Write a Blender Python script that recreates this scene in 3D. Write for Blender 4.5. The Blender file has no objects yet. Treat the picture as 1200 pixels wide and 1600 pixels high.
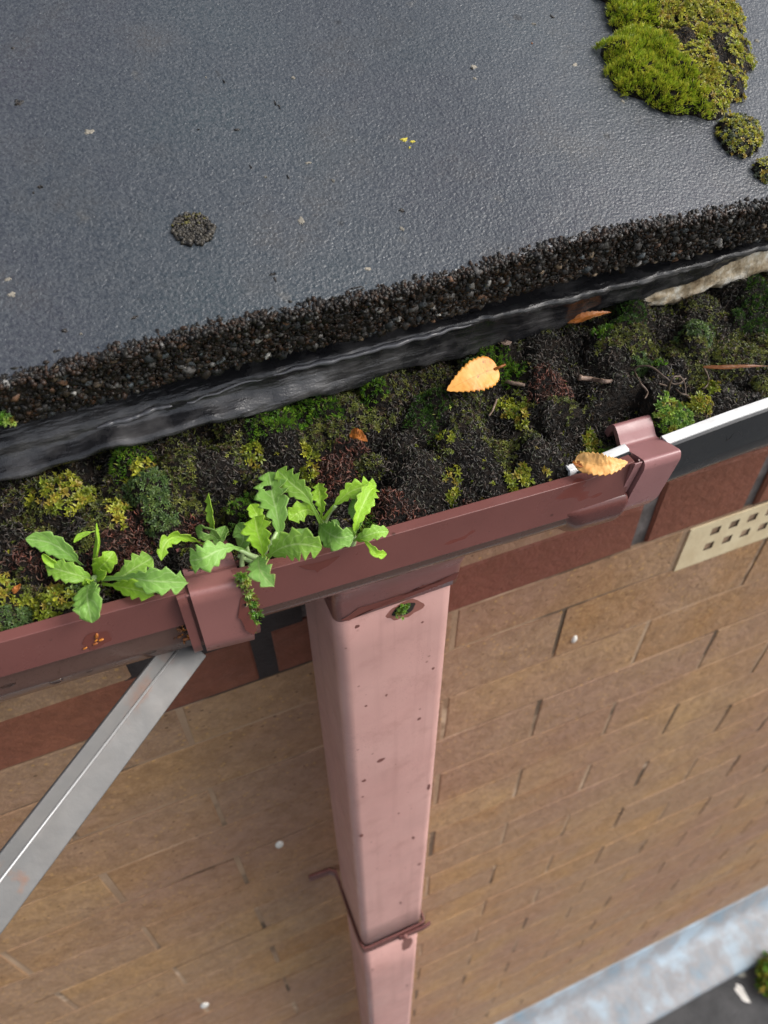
import bpy, bmesh, math, random
import numpy as np
from mathutils import Vector, Matrix, noise
R = math.radians
random.seed(7); rng = np.random.default_rng(7)
S = bpy.context.scene
COL = S.collection

# ------------------------------------------------------------------ camera, world, sun, exposure
FPX = 1250.0
RIGHT = Vector((0.92348, -0.38360, -0.00554)); DOWN = Vector((-0.28551, -0.67756, -0.67779)); FWD = Vector((0.25625, 0.62751, -0.73524))
FWD.normalize(); RIGHT = (RIGHT - FWD*RIGHT.dot(FWD)).normalized(); DOWN = FWD.cross(RIGHT).normalized()
if DOWN.z > 0: DOWN = -DOWN
cam = bpy.data.cameras.new('camera'); camo = bpy.data.objects.new('camera', cam); COL.objects.link(camo)
camo.matrix_world = Matrix(((RIGHT.x, -DOWN.x, -FWD.x, 0), (RIGHT.y, -DOWN.y, -FWD.y, 0), (RIGHT.z, -DOWN.z, -FWD.z, 0), (0, 0, 0, 1)))
cam.sensor_width = 36; cam.lens = FPX/1600*36; cam.clip_start = 0.01; cam.clip_end = 500
cam.dof.use_dof = True; cam.dof.focus_distance = 0.36; cam.dof.aperture_fstop = 13
S.camera = camo
W = bpy.data.worlds.new('World'); S.world = W; W.use_nodes = True
nt = W.node_tree; bg = nt.nodes['Background']; sky = nt.nodes.new('ShaderNodeTexSky')
SUN_EL, SUN_AZ = 42, 112          # azimuth measured clockwise from +Y
sky.sky_type = 'NISHITA'; sky.sun_disc = False; sky.sun_elevation = R(SUN_EL); sky.sun_rotation = R(SUN_AZ)
sky.air_density = 1.0; sky.dust_density = 4.0; sky.ozone_density = 1.0
hs = nt.nodes.new('ShaderNodeHueSaturation'); hs.inputs['Saturation'].default_value = 0.38
nt.links.new(sky.outputs[0], hs.inputs['Color']); nt.links.new(hs.outputs[0], bg.inputs[0]); bg.inputs[1].default_value = 0.15
sl = bpy.data.lights.new('sun', 'SUN'); sl.energy = 1.4; sl.angle = R(34); sl.color = (1, 0.97, 0.93)
so = bpy.data.objects.new('sun', sl); COL.objects.link(so)
sd = Vector((math.sin(R(SUN_AZ))*math.cos(R(SUN_EL)), math.cos(R(SUN_AZ))*math.cos(R(SUN_EL)), math.sin(R(SUN_EL))))
so.rotation_euler = sd.to_track_quat('Z', 'Y').to_euler()
S.view_settings.view_transform = 'Standard'; S.view_settings.look = 'None'; S.view_settings.gamma = 1
S.view_settings.use_curve_mapping = False; S.view_settings.exposure = 0.58

# ------------------------------------------------------------------ helpers
def ray(u, v): return RIGHT*(u-600) + DOWN*(v-800) + FWD*FPX
def PX(u, v, X): r = ray(u, v); return r*(X/r.x)
def PY(u, v, Y): r = ray(u, v); return r*(Y/r.y)
def PZ(u, v, Z): r = ray(u, v); return r*(Z/r.z)
def PD(u, v, D): return ray(u, v)*(D/FPX)
def mesh_obj(name, verts, faces, mat, parent=None, smooth=False, vcol=None, uv=None):
    me = bpy.data.meshes.new(name); me.from_pydata([tuple(p) for p in verts], [], [tuple(f) for f in faces]); me.update()
    if smooth: me.polygons.foreach_set('use_smooth', [True]*len(me.polygons))
    if mat: me.materials.append(mat)
    if vcol is not None:
        a = me.color_attributes.new('col', 'FLOAT_COLOR', 'POINT')
        c = np.ones((len(verts), 4), np.float32); c[:, :3] = vcol; a.data.foreach_set('color', c.ravel())
    if uv is not None:
        l = me.uv_layers.new(name='uv'); li = np.zeros(len(me.loops), np.int32); me.loops.foreach_get('vertex_index', li)
        l.data.foreach_set('uv', np.asarray(uv, np.float32)[li].ravel())
    o = bpy.data.objects.new(name, me); COL.objects.link(o)
    if parent: o.parent = parent
    return o
def np_mesh(name, V, F, mat, parent=None, vcol=None, smooth=False):
    """V (n,3) array, F (m,k) array of equal-sized faces"""
    me = bpy.data.meshes.new(name); V = np.asarray(V, np.float32); F = np.asarray(F, np.int32); k = F.shape[1]
    me.vertices.add(len(V)); me.vertices.foreach_set('co', V.ravel())
    me.loops.add(F.size); me.loops.foreach_set('vertex_index', F.ravel())
    me.polygons.add(len(F)); me.polygons.foreach_set('loop_start', np.arange(0, F.size, k, dtype=np.int32))
    if smooth: me.polygons.foreach_set('use_smooth', np.ones(len(F), bool))
    me.update(calc_edges=True)
    me.materials.append(mat)
    if vcol is not None:
        a = me.color_attributes.new('col', 'FLOAT_COLOR', 'POINT')
        c = np.ones((len(V), 4), np.float32); c[:, :3] = vcol; a.data.foreach_set('color', c.ravel())
    o = bpy.data.objects.new(name, me); COL.objects.link(o)
    if parent: o.parent = parent
    return o
def tag(o, label, cat, group=None):
    o['label'] = label; o['category'] = cat
    if group: o['group'] = group
    return o
def struct(o): o['kind'] = 'structure'; return o
def stuff(o): o['kind'] = 'stuff'; return o
def thing(name, label, cat, loc=(0, 0, 0), group=None):
    o = bpy.data.objects.new(name, None); COL.objects.link(o); o.empty_display_size = .02
    o.location = loc; tag(o, label, cat, group); return o
def put(o, parent):                       # keep world-space mesh coordinates while parenting to an Empty that is not at the origin
    o.parent = parent; o.matrix_parent_inverse = Matrix.Translation(-Vector(parent.location)); return o
def bevel(o, w, seg=2):
    m = o.modifiers.new('bevel', 'BEVEL'); m.width = w; m.segments = seg; m.limit_method = 'ANGLE'; m.angle_limit = R(25)
    o.data.polygons.foreach_set('use_smooth', [True]*len(o.data.polygons))
    w2 = o.modifiers.new('wn', 'WEIGHTED_NORMAL'); w2.keep_sharp = False
    return o
def box_vf(x0, x1, y0, y1, z0, z1):
    v = [(x0,y0,z0),(x1,y0,z0),(x1,y1,z0),(x0,y1,z0),(x0,y0,z1),(x1,y0,z1),(x1,y1,z1),(x0,y1,z1)]
    f = [(0,3,2,1),(4,5,6,7),(0,1,5,4),(1,2,6,5),(2,3,7,6),(3,0,4,7)]
    return v, f
def smooth_poly(pts, n=4, closed=False):
    """Catmull-Rom through pts"""
    out = []; m = len(pts); pts = [Vector(p) for p in pts]
    rng_ = range(m) if closed else range(m-1)
    for i in rng_:
        p0 = pts[(i-1) % m] if closed or i > 0 else pts[i]; p1 = pts[i]; p2 = pts[(i+1) % m]
        p3 = pts[(i+2) % m] if closed or i+2 < m else p2
        for k in range(n):
            t = k/n
            out.append(0.5*((2*p1)+(p2-p0)*t+(2*p0-5*p1+4*p2-p3)*t*t+(3*p1-p0-3*p2+p3)*t*t*t))
    if not closed: out.append(pts[-1])
    return out
def round_poly(pts, rad, seg=4):
    """2D polyline with corner radii (rad: float or list)"""
    out = [Vector(pts[0])]
    for i in range(1, len(pts)-1):
        r = rad[i] if isinstance(rad, (list, tuple)) else rad
        a, b, c = Vector(pts[i-1]), Vector(pts[i]), Vector(pts[i+1])
        d1 = (a-b); d2 = (c-b); l = min(r, d1.length*.45, d2.length*.45)
        p, q = b+d1.normalized()*l, b+d2.normalized()*l
        for k in range(seg+1):
            t = k/seg; out.append(p*(1-t)**2 + b*2*t*(1-t) + q*t*t)
    out.append(Vector(pts[-1])); return out
def sheet(name, prof, thick, xs, zoff, mat, parent=None, caps=True, yoff=None, smooth=True):
    """profile (y,z) polyline given a thickness on its inner side, swept along x; zoff(x) lifts each section"""
    n = len(prof); nor = []
    for i in range(n):
        a = prof[max(i-1, 0)]; b = prof[min(i+1, n-1)]; d = (b-a).normalized(); nor.append(Vector((d.y, -d.x)))
    # choose inward side: towards the profile centroid
    cx = sum((p for p in prof), Vector((0, 0)))/n
    sgn = 1 if sum(nor[i].dot(cx-prof[i]) for i in range(n)) > 0 else -1
    inner = [prof[i]+nor[i]*sgn*thick for i in range(n)]
    ring = list(prof)+inner[::-1]; m = len(ring); V = []; F = []
    for x in xs:
        for p in ring: V.append((x, p.x+(yoff(x) if yoff else 0), p.y+zoff(x)))
    for j in range(len(xs)-1):
        for i in range(m):
            k = (i+1) % m; F.append((j*m+i, j*m+k, (j+1)*m+k, (j+1)*m+i))
    def cap(o, flip):
        for i in range(n-1):
            f = (o+i, o+i+1, o+m-2-i, o+m-1-i); F.append(f[::-1] if flip else f)
    cap(0, True); cap((len(xs)-1)*m, False)
    o = mesh_obj(name, V, F, mat, parent)
    bm = bmesh.new(); bm.from_mesh(o.data); bmesh.ops.recalc_face_normals(bm, faces=bm.faces); bm.to_mesh(o.data); bm.free()
    if smooth:
        o.data.polygons.foreach_set('use_smooth', [True]*len(o.data.polygons))
        o.data.set_sharp_from_angle(angle=R(35))
        w_ = o.modifiers.new('wn', 'WEIGHTED_NORMAL'); w_.keep_sharp = True
    return o
def tube(name, pts, rad, mat, parent=None, seg=6, vf=False):
    pts = [Vector(p) for p in pts]; V = []; F = []
    for i, p in enumerate(pts):
        d = (pts[min(i+1, len(pts)-1)]-pts[max(i-1, 0)]).normalized()
        a = d.cross(Vector((0.3, 0.1, 1))).normalized(); b = d.cross(a)
        r = rad(i/(len(pts)-1)) if callable(rad) else rad
        for k in range(seg):
            t = 2*math.pi*k/seg; V.append(p+(a*math.cos(t)+b*math.sin(t))*r)
    for i in range(len(pts)-1):
        for k in range(seg):
            q = (k+1) % seg; F.append((i*seg+k, i*seg+q, (i+1)*seg+q, (i+1)*seg+k))
    F.append(tuple(range(seg))[::-1]); F.append(tuple((len(pts)-1)*seg+k for k in range(seg)))
    if vf: return V, F
    return mesh_obj(name, V, F, mat, parent, smooth=True)
def nz(x, y, z=0.0): return noise.noise(Vector((x, y, z)))

# ------------------------------------------------------------------ materials
class M:
    """small node builder"""
    def __init__(s, name, rough=.5, spec=.5, coat=0, coat_rough=.1, metal=0):
        s.m = bpy.data.materials.new(name); s.m.use_nodes = True; s.t = s.m.node_tree; s.b = s.t.nodes['Principled BSDF']
        s.set('Roughness', rough); s.set('Specular IOR Level', spec); s.set('Coat Weight', coat); s.set('Coat Roughness', coat_rough); s.set('Metallic', metal)
        s.co = s.t.nodes.new('ShaderNodeNewGeometry').outputs['Position']
    def set(s, k, v):
        if hasattr(v, 'is_output') or hasattr(v, 'links'): s.t.links.new(v, s.b.inputs[k])
        else: s.b.inputs[k].default_value = (*v, 1) if isinstance(v, tuple) and len(v) == 3 else v
    def n(s, typ, **kw):
        x = s.t.nodes.new(typ)
        for k, v in kw.items():
            if k in x.inputs.keys():
                if hasattr(v, 'links'): s.t.links.new(v, x.inputs[k])
                else: x.inputs[k].default_value = v
            else: setattr(x, k, v)
        return x
    def scale(s, sx, sy, sz, co=None):
        x = s.n('ShaderNodeMapping'); x.inputs['Scale'].default_value = (sx, sy, sz); s.t.links.new(co or s.co, x.inputs['Vector']); return x.outputs[0]
    def noise(s, sc, det=4, ro=.55, co=None, dist=0):
        x = s.n('ShaderNodeTexNoise', Scale=sc, Detail=det, Roughness=ro, Distortion=dist); s.t.links.new(co or s.co, x.inputs['Vector']); return x.outputs[0]
    def voro(s, sc, feat='F1', co=None, out='Distance', rnd=1.0):
        x = s.n('ShaderNodeTexVoronoi', feature=feat, Scale=sc, Randomness=rnd); s.t.links.new(co or s.co, x.inputs['Vector']); return x.outputs[out]
    def ramp(s, fac, stops, interp='LINEAR'):
        x = s.n('ShaderNodeValToRGB'); x.color_ramp.interpolation = interp; el = x.color_ramp.elements
        while len(el) < len(stops): el.new(.5)
        for e, (p, c) in zip(el, stops):
            e.position = p; e.color = (*c, 1) if isinstance(c, tuple) else (c, c, c, 1)
        s.t.links.new(fac, x.inputs[0]); return x.outputs[0]
    def mix(s, fac, a, b, blend='MIX'):
        x = s.n('ShaderNodeMix', data_type='RGBA', blend_type=blend)
        for i, v in ((0, fac), (6, a), (7, b)):
            if hasattr(v, 'links'): s.t.links.new(v, x.inputs[i])
            else: x.inputs[i].default_value = (*v, 1) if isinstance(v, tuple) else v
        return x.outputs[2]
    def math(s, op, a, b=0.0):
        x = s.n('ShaderNodeMath', operation=op)
        for i, v in ((0, a), (1, b)):
            if hasattr(v, 'links'): s.t.links.new(v, x.inputs[i])
            else: x.inputs[i].default_value = v
        return x.outputs[0]
    def bump(s, h, dist, strength=1.0, prev=None):
        x = s.n('ShaderNodeBump', Strength=strength, Distance=dist); s.t.links.new(h, x.inputs['Height'])
        if prev: s.t.links.new(prev, x.inputs['Normal'])
        s.t.links.new(x.outputs[0], s.b.inputs['Normal']); return x.outputs[0]
    def attr(s, name='col'): return s.n('ShaderNodeAttribute', attribute_name=name).outputs['Color']
    def rnd(s): return s.n('ShaderNodeObjectInfo').outputs['Random']

def mat_plastic(name, base, dark, rough=.38, fade=None, specks=0.5, coat=.0):
    m = M(name, rough=rough, spec=.5, coat=coat)
    c = m.mix(m.ramp(m.noise(28, 3), [(.35, 0.0), (.7, 1.0)]), base, tuple(x*.88 for x in base))
    if fade: c = m.mix(m.ramp(m.noise(9, 4), [(.3, 0.0), (.75, 1.0)]), c, fade)
    sp = m.ramp(m.voro(95), [(.07, 1.0), (.10, 0.0)])                         # sparse dirt specks
    keep = m.ramp(m.noise(60, 2), [(.52, 0.0), (.56, specks)])
    c = m.mix(m.math('MULTIPLY', sp, keep), c, dark)
    fine = m.ramp(m.noise(1100, 2), [(.60, 0.0), (.68, .55)])
    c = m.mix(m.math('MULTIPLY', fine, m.ramp(m.noise(22, 3), [(.45, 0.0), (.65, 1.0)])), c, dark)
    m.set('Base Color', c)
    m.set('Roughness', m.ramp(m.noise(40, 4), [(.35, rough-.1), (.65, rough+.1)]))
    m.bump(m.noise(500, 3), .00008, .5)
    return m
def mat_gutter(name, base, wet):
    m = mat_plastic(name, base, (.05, .02, .015), rough=.33, specks=.7)
    cur = m.b.inputs['Base Color'].links[0].from_socket
    w = m.ramp(m.noise(18, 3, co=m.scale(1, 1, 1.8)), [(.67, 0.0), (.685, 1.0)])       # wet stains: darker and glossier
    m.set('Base Color', m.mix(w, cur, wet))
    rr = m.b.inputs['Roughness'].links[0].from_socket
    m.set('Roughness', m.mix(w, rr, (.12, .12, .12)))
    return m
BR = (.175, .066, .058)
m_gut = mat_gutter('gutter_plastic', BR, (.16, .045, .035)).m
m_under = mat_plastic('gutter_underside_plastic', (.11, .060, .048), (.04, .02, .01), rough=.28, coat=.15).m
m_clip = mat_gutter('clip_plastic', (.27, .115, .105), (.18, .055, .045)).m
m_clip_r = mat_plastic('clip_plastic_fresh', (.32, .15, .15), (.10, .04, .03), rough=.36, specks=.2).m
m_pipe_ = mat_plastic('faded_pipe_plastic', (.56, .31, .28), (.16, .06, .05), rough=.42, fade=(.62, .37, .335), specks=.6)
_c = m_pipe_.b.inputs['Base Color'].links[0].from_socket
_c = m_pipe_.mix(m_pipe_.ramp(m_pipe_.noise(60, 4, .6, co=m_pipe_.scale(1.6, 1.6, .05)), [(.52, 0.0), (.72, .35)]), _c, (.36, .19, .165))
_c = m_pipe_.mix(m_pipe_.ramp(m_pipe_.noise(45, 6, .7), [(.52, 0.0), (.70, .30)]), _c, (.34, .17, .14))
m_pipe_.set('Base Color', _c); m_pipe = m_pipe_.m
m_collar = mat_gutter('collar_plastic', (.24, .10, .092), (.13, .04, .035)).m
m_dark = mat_plastic('sleeve_plastic', (.13, .045, .04), (.03, .01, .01), rough=.3).m
m_black = mat_plastic('black_plastic', (.022, .024, .027), (.08, .08, .08), rough=.3, specks=.3).m
_m = M('white_plastic', rough=.35); _m.set('Base Color', _m.mix(_m.ramp(_m.noise(120, 4), [(.55, 0.0), (.75, .5)]), (.80, .80, .80), (.5, .48, .44))); m_white = _m.m

# wet concrete tile
_m = M('wet_concrete_tile', rough=.3, spec=.6)
big = _m.ramp(_m.noise(9, 4), [(.3, 0.0), (.7, 1.0)])
c = _m.mix(big, (.022, .034, .042), (.031, .030, .042)); c = _m.mix(_m.ramp(_m.noise(26, 5, .65), [(.52, 0.0), (.72, .55)]), c, (.060, .052, .045))
c = _m.mix(_m.ramp(_m.noise(650, 3), [(.35, 0.0), (.7, 1.0)]), c, (.065, .072, .080))
c = _m.mix(_m.ramp(_m.noise(34, 6), [(.66, 0.0), (.78, .5)]), c, (.17, .15, .12))
c = _m.mix(_m.math('MULTIPLY', _m.ramp(_m.voro(55), [(.10, 1.0), (.16, 0.0)]), _m.ramp(_m.noise(80, 4), [(.55, 0.0), (.62, .8)])), c, (.012, .012, .012))
_m.set('Base Color', c)
_m.set('Roughness', _m.ramp(_m.noise(300, 3), [(.3, .27), (.7, .46)]))
g1 = _m.noise(820, 3, .5, dist=.4)
g2 = _m.voro(820, 'SMOOTH_F1')
b = _m.bump(g1, .0008, .65); b = _m.bump(g2, .0004, .5, b); _m.bump(_m.noise(60, 3), .0015, .4, b)
m_tile = _m.m
_m = M('tile_broken_edge', rough=.55, spec=.5); _m.set('Base Color', _m.ramp(_m.noise(240, 5), [(.35, (.004, .003, .003)), (.6, (.022, .013, .008)), (.8, (.05, .035, .02))]))
_m.bump(_m.noise(500, 5), .003, 1); m_edge = _m.m
_m = M('aggregate_stone', rough=.42, spec=.30); _m.set('Base Color', _m.mix(_m.ramp(_m.noise(900, 3), [(.4, 0.0), (.7, 1.0)]), _m.attr(), (.015, .012, .010))); _m.bump(_m.noise(1200, 3), .0004, .6); m_stone = _m.m

# underlay felt (wet black sheet)
_m = M('underlay_felt', rough=.32, spec=.5, coat=.3, coat_rough=.15)
_m.set('Base Color', _m.mix(_m.ramp(_m.noise(60, 5), [(.45, 0.0), (.75, 1.0)]), (.014, .014, .016), (.085, .082, .083)))
_m.set('Roughness', _m.ramp(_m.noise(45, 3), [(.35, .12), (.65, .36)]))
b = _m.bump(_m.noise(190, 3, .5, co=_m.scale(.30, 1, 1.5)), .0016, .9); _m.bump(_m.noise(1500, 2), .0002, .6, b); m_felt = _m.m
_m = M('felt_wet_lip', rough=.18, spec=.6, coat=.6); _m.set('Base Color', (.10, .10, .11)); _m.bump(_m.noise(200, 4), .001, .6); m_feltlip = _m.m
_m = M('old_mortar', rough=.8)
c = _m.ramp(_m.noise(90, 6, .65), [(.30, (.10, .065, .03)), (.42, (.34, .26, .16)), (.52, (.52, .44, .32)), (.62, (.78, .75, .66))])
_m.set('Base Color', c); b = _m.bump(_m.noise(140, 6), .003, .8); m_mortarbed = _m.m

# soil and mosses
_m = M('wet_soil', rough=.5, spec=.12); _m.set('Base Color', _m.ramp(_m.noise(300, 5), [(.4, (.006, .0055, .005)), (.7, (.020, .014, .010))])); _m.bump(_m.noise(700, 5), .0025, 1); m_soil = _m.m
def mat_moss(name, rough, spec, trans=0.0):
    m = M(name, rough=rough, spec=spec); m.set('Base Color', m.attr())
    if trans:
        tr = m.n('ShaderNodeBsdfTranslucent'); m.t.links.new(m.attr(), tr.inputs[0])
        mx = m.n('ShaderNodeMixShader'); mx.inputs[0].default_value = trans
        out = m.t.nodes['Material Output']; m.t.links.new(m.b.outputs[0], mx.inputs[1]); m.t.links.new(tr.outputs[0], mx.inputs[2]); m.t.links.new(mx.outputs[0], out.inputs[0])
    return m.m
m_moss = mat_moss('moss_leaf', .42, .5, .3); m_wet = mat_moss('wet_dead_moss', .34, .45)

# plant leaves
def mat_leaf(name, base, vein, edge, trans=.3):
    m = M(name, rough=.46, spec=.38)
    uvn = m.n('ShaderNodeUVMap', uv_map='uv'); sx = m.n('ShaderNodeSeparateXYZ'); m.t.links.new(uvn.outputs[0], sx.inputs[0])
    U, V_ = sx.outputs[0], sx.outputs[1]         # u: along, v: across -1..1
    av = m.math('ABSOLUTE', V_)
    mid = m.ramp(av, [(.03, 1.0), (.09, 0.0)])
    ph = m.math('SUBTRACT', m.math('MULTIPLY', U, 7.0), m.math('MULTIPLY', av, 1.6))
    sv = m.ramp(m.math('ABSOLUTE', m.math('SUBTRACT', m.math('FRACT', ph), .5)), [(.03, .8), (.10, 0.0)])
    vv = m.math('MAXIMUM', mid, m.math('MULTIPLY', sv, .7))
    c = m.mix(m.ramp(m.noise(90, 4), [(.35, 0.0), (.7, 1.0)]), base, tuple(x*.72 for x in base))
    c = m.mix(m.ramp(m.noise(40, 2), [(.4, 0.0), (.65, .6)]), c, tuple(min(1, x*1.25) for x in base))
    c = m.mix(m.math('MULTIPLY', vv, .55), c, vein)
    c = m.mix(m.ramp(av, [(.93, 0.0), (1.0, .35)]), c, edge)
    m.set('Base Color', c)
    b = m.bump(vv, .0006, -.8) ; m.bump(m.noise(260, 4), .0008, .6, b)
    tr = m.n('ShaderNodeBsdfTranslucent'); m.t.links.new(c, tr.inputs[0])
    mx = m.n('ShaderNodeMixShader'); mx.inputs[0].default_value = trans
    out = m.t.nodes['Material Output']; m.t.links.new(m.b.outputs[0], mx.inputs[1]); m.t.links.new(tr.outputs[0], mx.inputs[2]); m.t.links.new(mx.outputs[0], out.inputs[0])
    return m.m
m_lf = mat_leaf('weed_leaf_green', (.27, .50, .060), (.55, .72, .26), (.46, .58, .14))
m_lf2 = mat_leaf('weed_leaf_bluish', (.24, .46, .085), (.50, .68, .28), (.43, .54, .18))
m_lf3 = mat_leaf('weed_leaf_bright', (.31, .56, .035), (.55, .72, .18), (.48, .56, .11))
m_lfy = mat_leaf('weed_leaf_yellowing', (.22, .42, .09), (.5, .6, .25), (.60, .40, .12))
m_stem = M('weed_stem', rough=.4); m_stem.set('Base Color', (.35, .48, .20)); m_stem = m_stem.m
def mat_birch(name, base, br):
    m = M(name, rough=.45, spec=.4)
    uvn = m.n('ShaderNodeUVMap', uv_map='uv'); sx = m.n('ShaderNodeSeparateXYZ'); m.t.links.new(uvn.outputs[0], sx.inputs[0])
    U, V_ = sx.outputs[0], sx.outputs[1]; av = m.math('ABSOLUTE', V_)
    mid = m.ramp(av, [(.012, 1.0), (.045, 0.0)])
    ph = m.math('SUBTRACT', m.math('MULTIPLY', U, 8.0), m.math('MULTIPLY', av, 2.4))
    sv = m.ramp(m.math('ABSOLUTE', m.math('SUBTRACT', m.math('FRACT', ph), .5)), [(.01, .8), (.06, 0.0)])
    vv = m.math('MAXIMUM', mid, m.math('MULTIPLY', sv, .35))
    c = m.mix(m.ramp(m.noise(70, 4), [(.35, 0.0), (.7, 1.0)]), base, (base[0]*.85, base[1]*.62, base[2]*.45))
    c = m.mix(m.math('MULTIPLY', vv, .6), c, br)
    c = m.mix(m.ramp(av, [(.8, 0.0), (1.0, .6)]), c, br)
    c = m.mix(m.ramp(m.noise(300, 3), [(.62, 0.0), (.70, .8)]), c, (.16, .08, .02)); c = m.mix(m.ramp(m.noise(110, 4), [(.55, 0.0), (.72, .55)]), c, (base[0]*.8, base[1]*.5, base[2]*.3))
    m.set('Base Color', c); m.bump(vv, .0004, -.7)
    return m.m
m_birch = mat_birch('yellow_birch_leaf', (.80, .42, .09), (.50, .20, .03)); m_birch2 = mat_birch('pale_birch_leaf', (.82, .50, .18), (.55, .27, .06))
m_rust = mat_birch('rusty_wet_leaf', (.17, .065, .018), (.07, .03, .01)); m_brownleaf = mat_birch('brown_dead_leaf', (.36, .13, .025), (.15, .05, .01))
_m = M('twig_bark', rough=.6); _m.set('Base Color', _m.ramp(_m.noise(300, 4), [(.35, (.10, .06, .045)), (.7, (.34, .24, .18))])); _m.bump(_m.noise(500, 4), .0006, .8); m_twig = _m.m
_m = M('root_fibre', rough=.5); _m.set('Base Color', (.11, .075, .055)); m_root = _m.m
_m = M('orange_seed', rough=.35); _m.set('Base Color', _m.mix(_m.rnd(), (.70, .26, .02), (.30, .09, .02))); m_seed = _m.m
_m = M('galvanised_steel', rough=.38, metal=.75)
c = _m.ramp(_m.noise(55, 6, .6), [(.3, (.105, .105, .105)), (.6, (.125, .121, .117)), (.8, (.15, .142, .136))])
rs = _m.math('MULTIPLY', _m.ramp(_m.noise(75, 5), [(.56, 0.0), (.68, .9)]), _m.ramp(_m.noise(20, 2), [(.42, 0.0), (.6, 1.0)]))
c = _m.mix(rs, c, (.16, .085, .055)); _m.set('Base Color', c); _m.set('Metallic', _m.math('SUBTRACT', .30, _m.math('MULTIPLY', rs, .3)))
_m.set('Roughness', _m.ramp(_m.noise(90, 5), [(.3, .50), (.7, .62)])); _m.bump(_m.noise(300, 5), .0003, .4); m_steel = _m.m

# wall
def mat_brick(name, cols, spk=True, rough=.75):
    m = M(name, rough=rough, spec=.25)
    c = m.mix(m.rnd(), cols[0], cols[1]); c = m.mix(m.math('GREATER_THAN', m.math('FRACT', m.math('MULTIPLY', m.rnd(), 7.31)), .72), c, cols[2])
    c = m.mix(m.ramp(m.noise(11, 5, .65), [(.38, 0.0), (.60, .9)]), c, cols[2])
    c = m.mix(m.ramp(m.noise(330, 4, .7), [(.45, 0.0), (.7, .4)]), c, tuple(x*1.5 for x in cols[1]))
    c = m.mix(m.ramp(m.noise(3.2, 2, .5), [(.45, 0.0), (.62, .65)]), c, tuple(a*b for a, b in zip(cols[2], (1.0, .92, 1.05))))
    c = m.mix(m.ramp(m.noise(70, 6, .75), [(.42, 0.0), (.75, .65)]), c, tuple(x*.55 for x in cols[0]))
    if spk:
        sp = m.math('MULTIPLY', m.ramp(m.voro(150), [(.14, 1.0), (.24, 0.0)]), m.ramp(m.noise(40, 3), [(.44, 0.0), (.52, 1.0)]))
        c = m.mix(m.math('MULTIPLY', sp, .8), c, (.50, .30, .12))
        dk = m.math('MULTIPLY', m.ramp(m.voro(110, co=m.scale(1.1, 1, 1.3)), [(.12, 1.0), (.2, 0.0)]), m.ramp(m.noise(55, 3), [(.50, 0.0), (.58, 1.0)]))
        c = m.mix(m.math('MULTIPLY', dk, .7), c, (.07, .035, .02))
    m.set('Base Color', c)
    m.set('Roughness', m.ramp(m.noise(60, 4), [(.3, .45), (.7, .85)]))
    b = m.bump(m.noise(140, 6, .7), .0030, .8); m.bump(m.noise(18, 3), .004, .6, b)
    return m.m
m_brick = mat_brick('tan_facing_brick', ((.33, .180, .083), (.45, .285, .145), (.33, .210, .135)))
m_red = mat_brick('smooth_red_brick', ((.26, .098, .055), (.23, .092, .056), (.20, .075, .048)), spk=False)
_m = M('brick_joint_mortar', rough=.8)
c = _m.mix(_m.ramp(_m.noise(6, 3), [(.38, 0.0), (.6, 1.0)]), (.24, .15, .09), (.42, .29, .19))
c = _m.mix(_m.ramp(_m.noise(9, 4), [(.52, 0.0), (.60, .85)]), c, (.075, .05, .032))
c = _m.mix(_m.ramp(_m.noise(11, 3, co=_m.scale(1.3, 1, 1.5)), [(.60, 0.0), (.66, .8)]), c, (.55, .40, .28))
c = _m.mix(_m.ramp(_m.noise(22, 3, co=_m.scale(1.4, 1, 1)), [(.68, 0.0), (.76, .6)]), c, (.055, .07, .015))
_m.set('Base Color', c); _m.bump(_m.noise(200, 5), .002, .6); m_joint = _m.m
_m = M('grey_mortar', rough=.75); _m.set('Base Color', _m.ramp(_m.noise(60, 5), [(.3, (.065, .055, .052)), (.6, (.15, .13, .125)), (.8, (.22, .18, .16))])); _m.bump(_m.noise(150, 5), .002, .8); m_grey = _m.m
_m = M('black_mortar', rough=.6); _m.set('Base Color', _m.ramp(_m.noise(60, 5), [(.3, (.018, .014, .014)), (.8, (.05, .04, .04))])); _m.bump(_m.noise(150, 5), .002, .8); m_dkm = _m.m
_m = M('cream_air_brick', rough=.6); _m.set('Base Color', _m.ramp(_m.noise(50, 5), [(.35, (.56, .45, .28)), (.65, (.66, .56, .37))])); _m.bump(_m.noise(300, 3), .0008, .4); m_vent = _m.m
_m = M('shaded_hole_wall', rough=.9); _m.set('Base Color', (.075, .05, .03)); m_ventin = _m.m  # shade inside the vent holes, painted into the colour of their side walls
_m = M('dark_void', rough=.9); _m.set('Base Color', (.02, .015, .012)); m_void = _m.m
_m = M('lead_flashing', rough=.55, metal=.1); _m.set('Base Color', _m.ramp(_m.noise(9, 6), [(.36, (.20, .27, .33)), (.5, (.27, .27, .28)), (.64, (.33, .41, .48))])); _m.bump(_m.noise(25, 4), .006, .5); m_lead = _m.m
_m = M('bitumen_roof', rough=.8)
c = _m.ramp(_m.noise(12, 6), [(.35, (.035, .036, .038)), (.7, (.075, .075, .078))]); c = _m.mix(_m.ramp(_m.noise(9, 3), [(.66, 0.0), (.7, .8)]), c, (.42, .42, .36))
_m.set('Base Color', c); _m.bump(_m.noise(120, 4), .004, .6); m_bit = _m.m
_m = M('bird_dropping', rough=.5); _m.set('Base Color', (.75, .73, .68)); m_drop = _m.m
_m = M('lichen_crust', rough=.7); _m.set('Base Color', _m.mix(_m.rnd(), (.12, .11, .09), (.28, .25, .20))); m_lich = _m.m
_m = M('lichen_crust_yellow', rough=.7); _m.set('Base Color', (.50, .42, .05)); m_liy = _m.m
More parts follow.
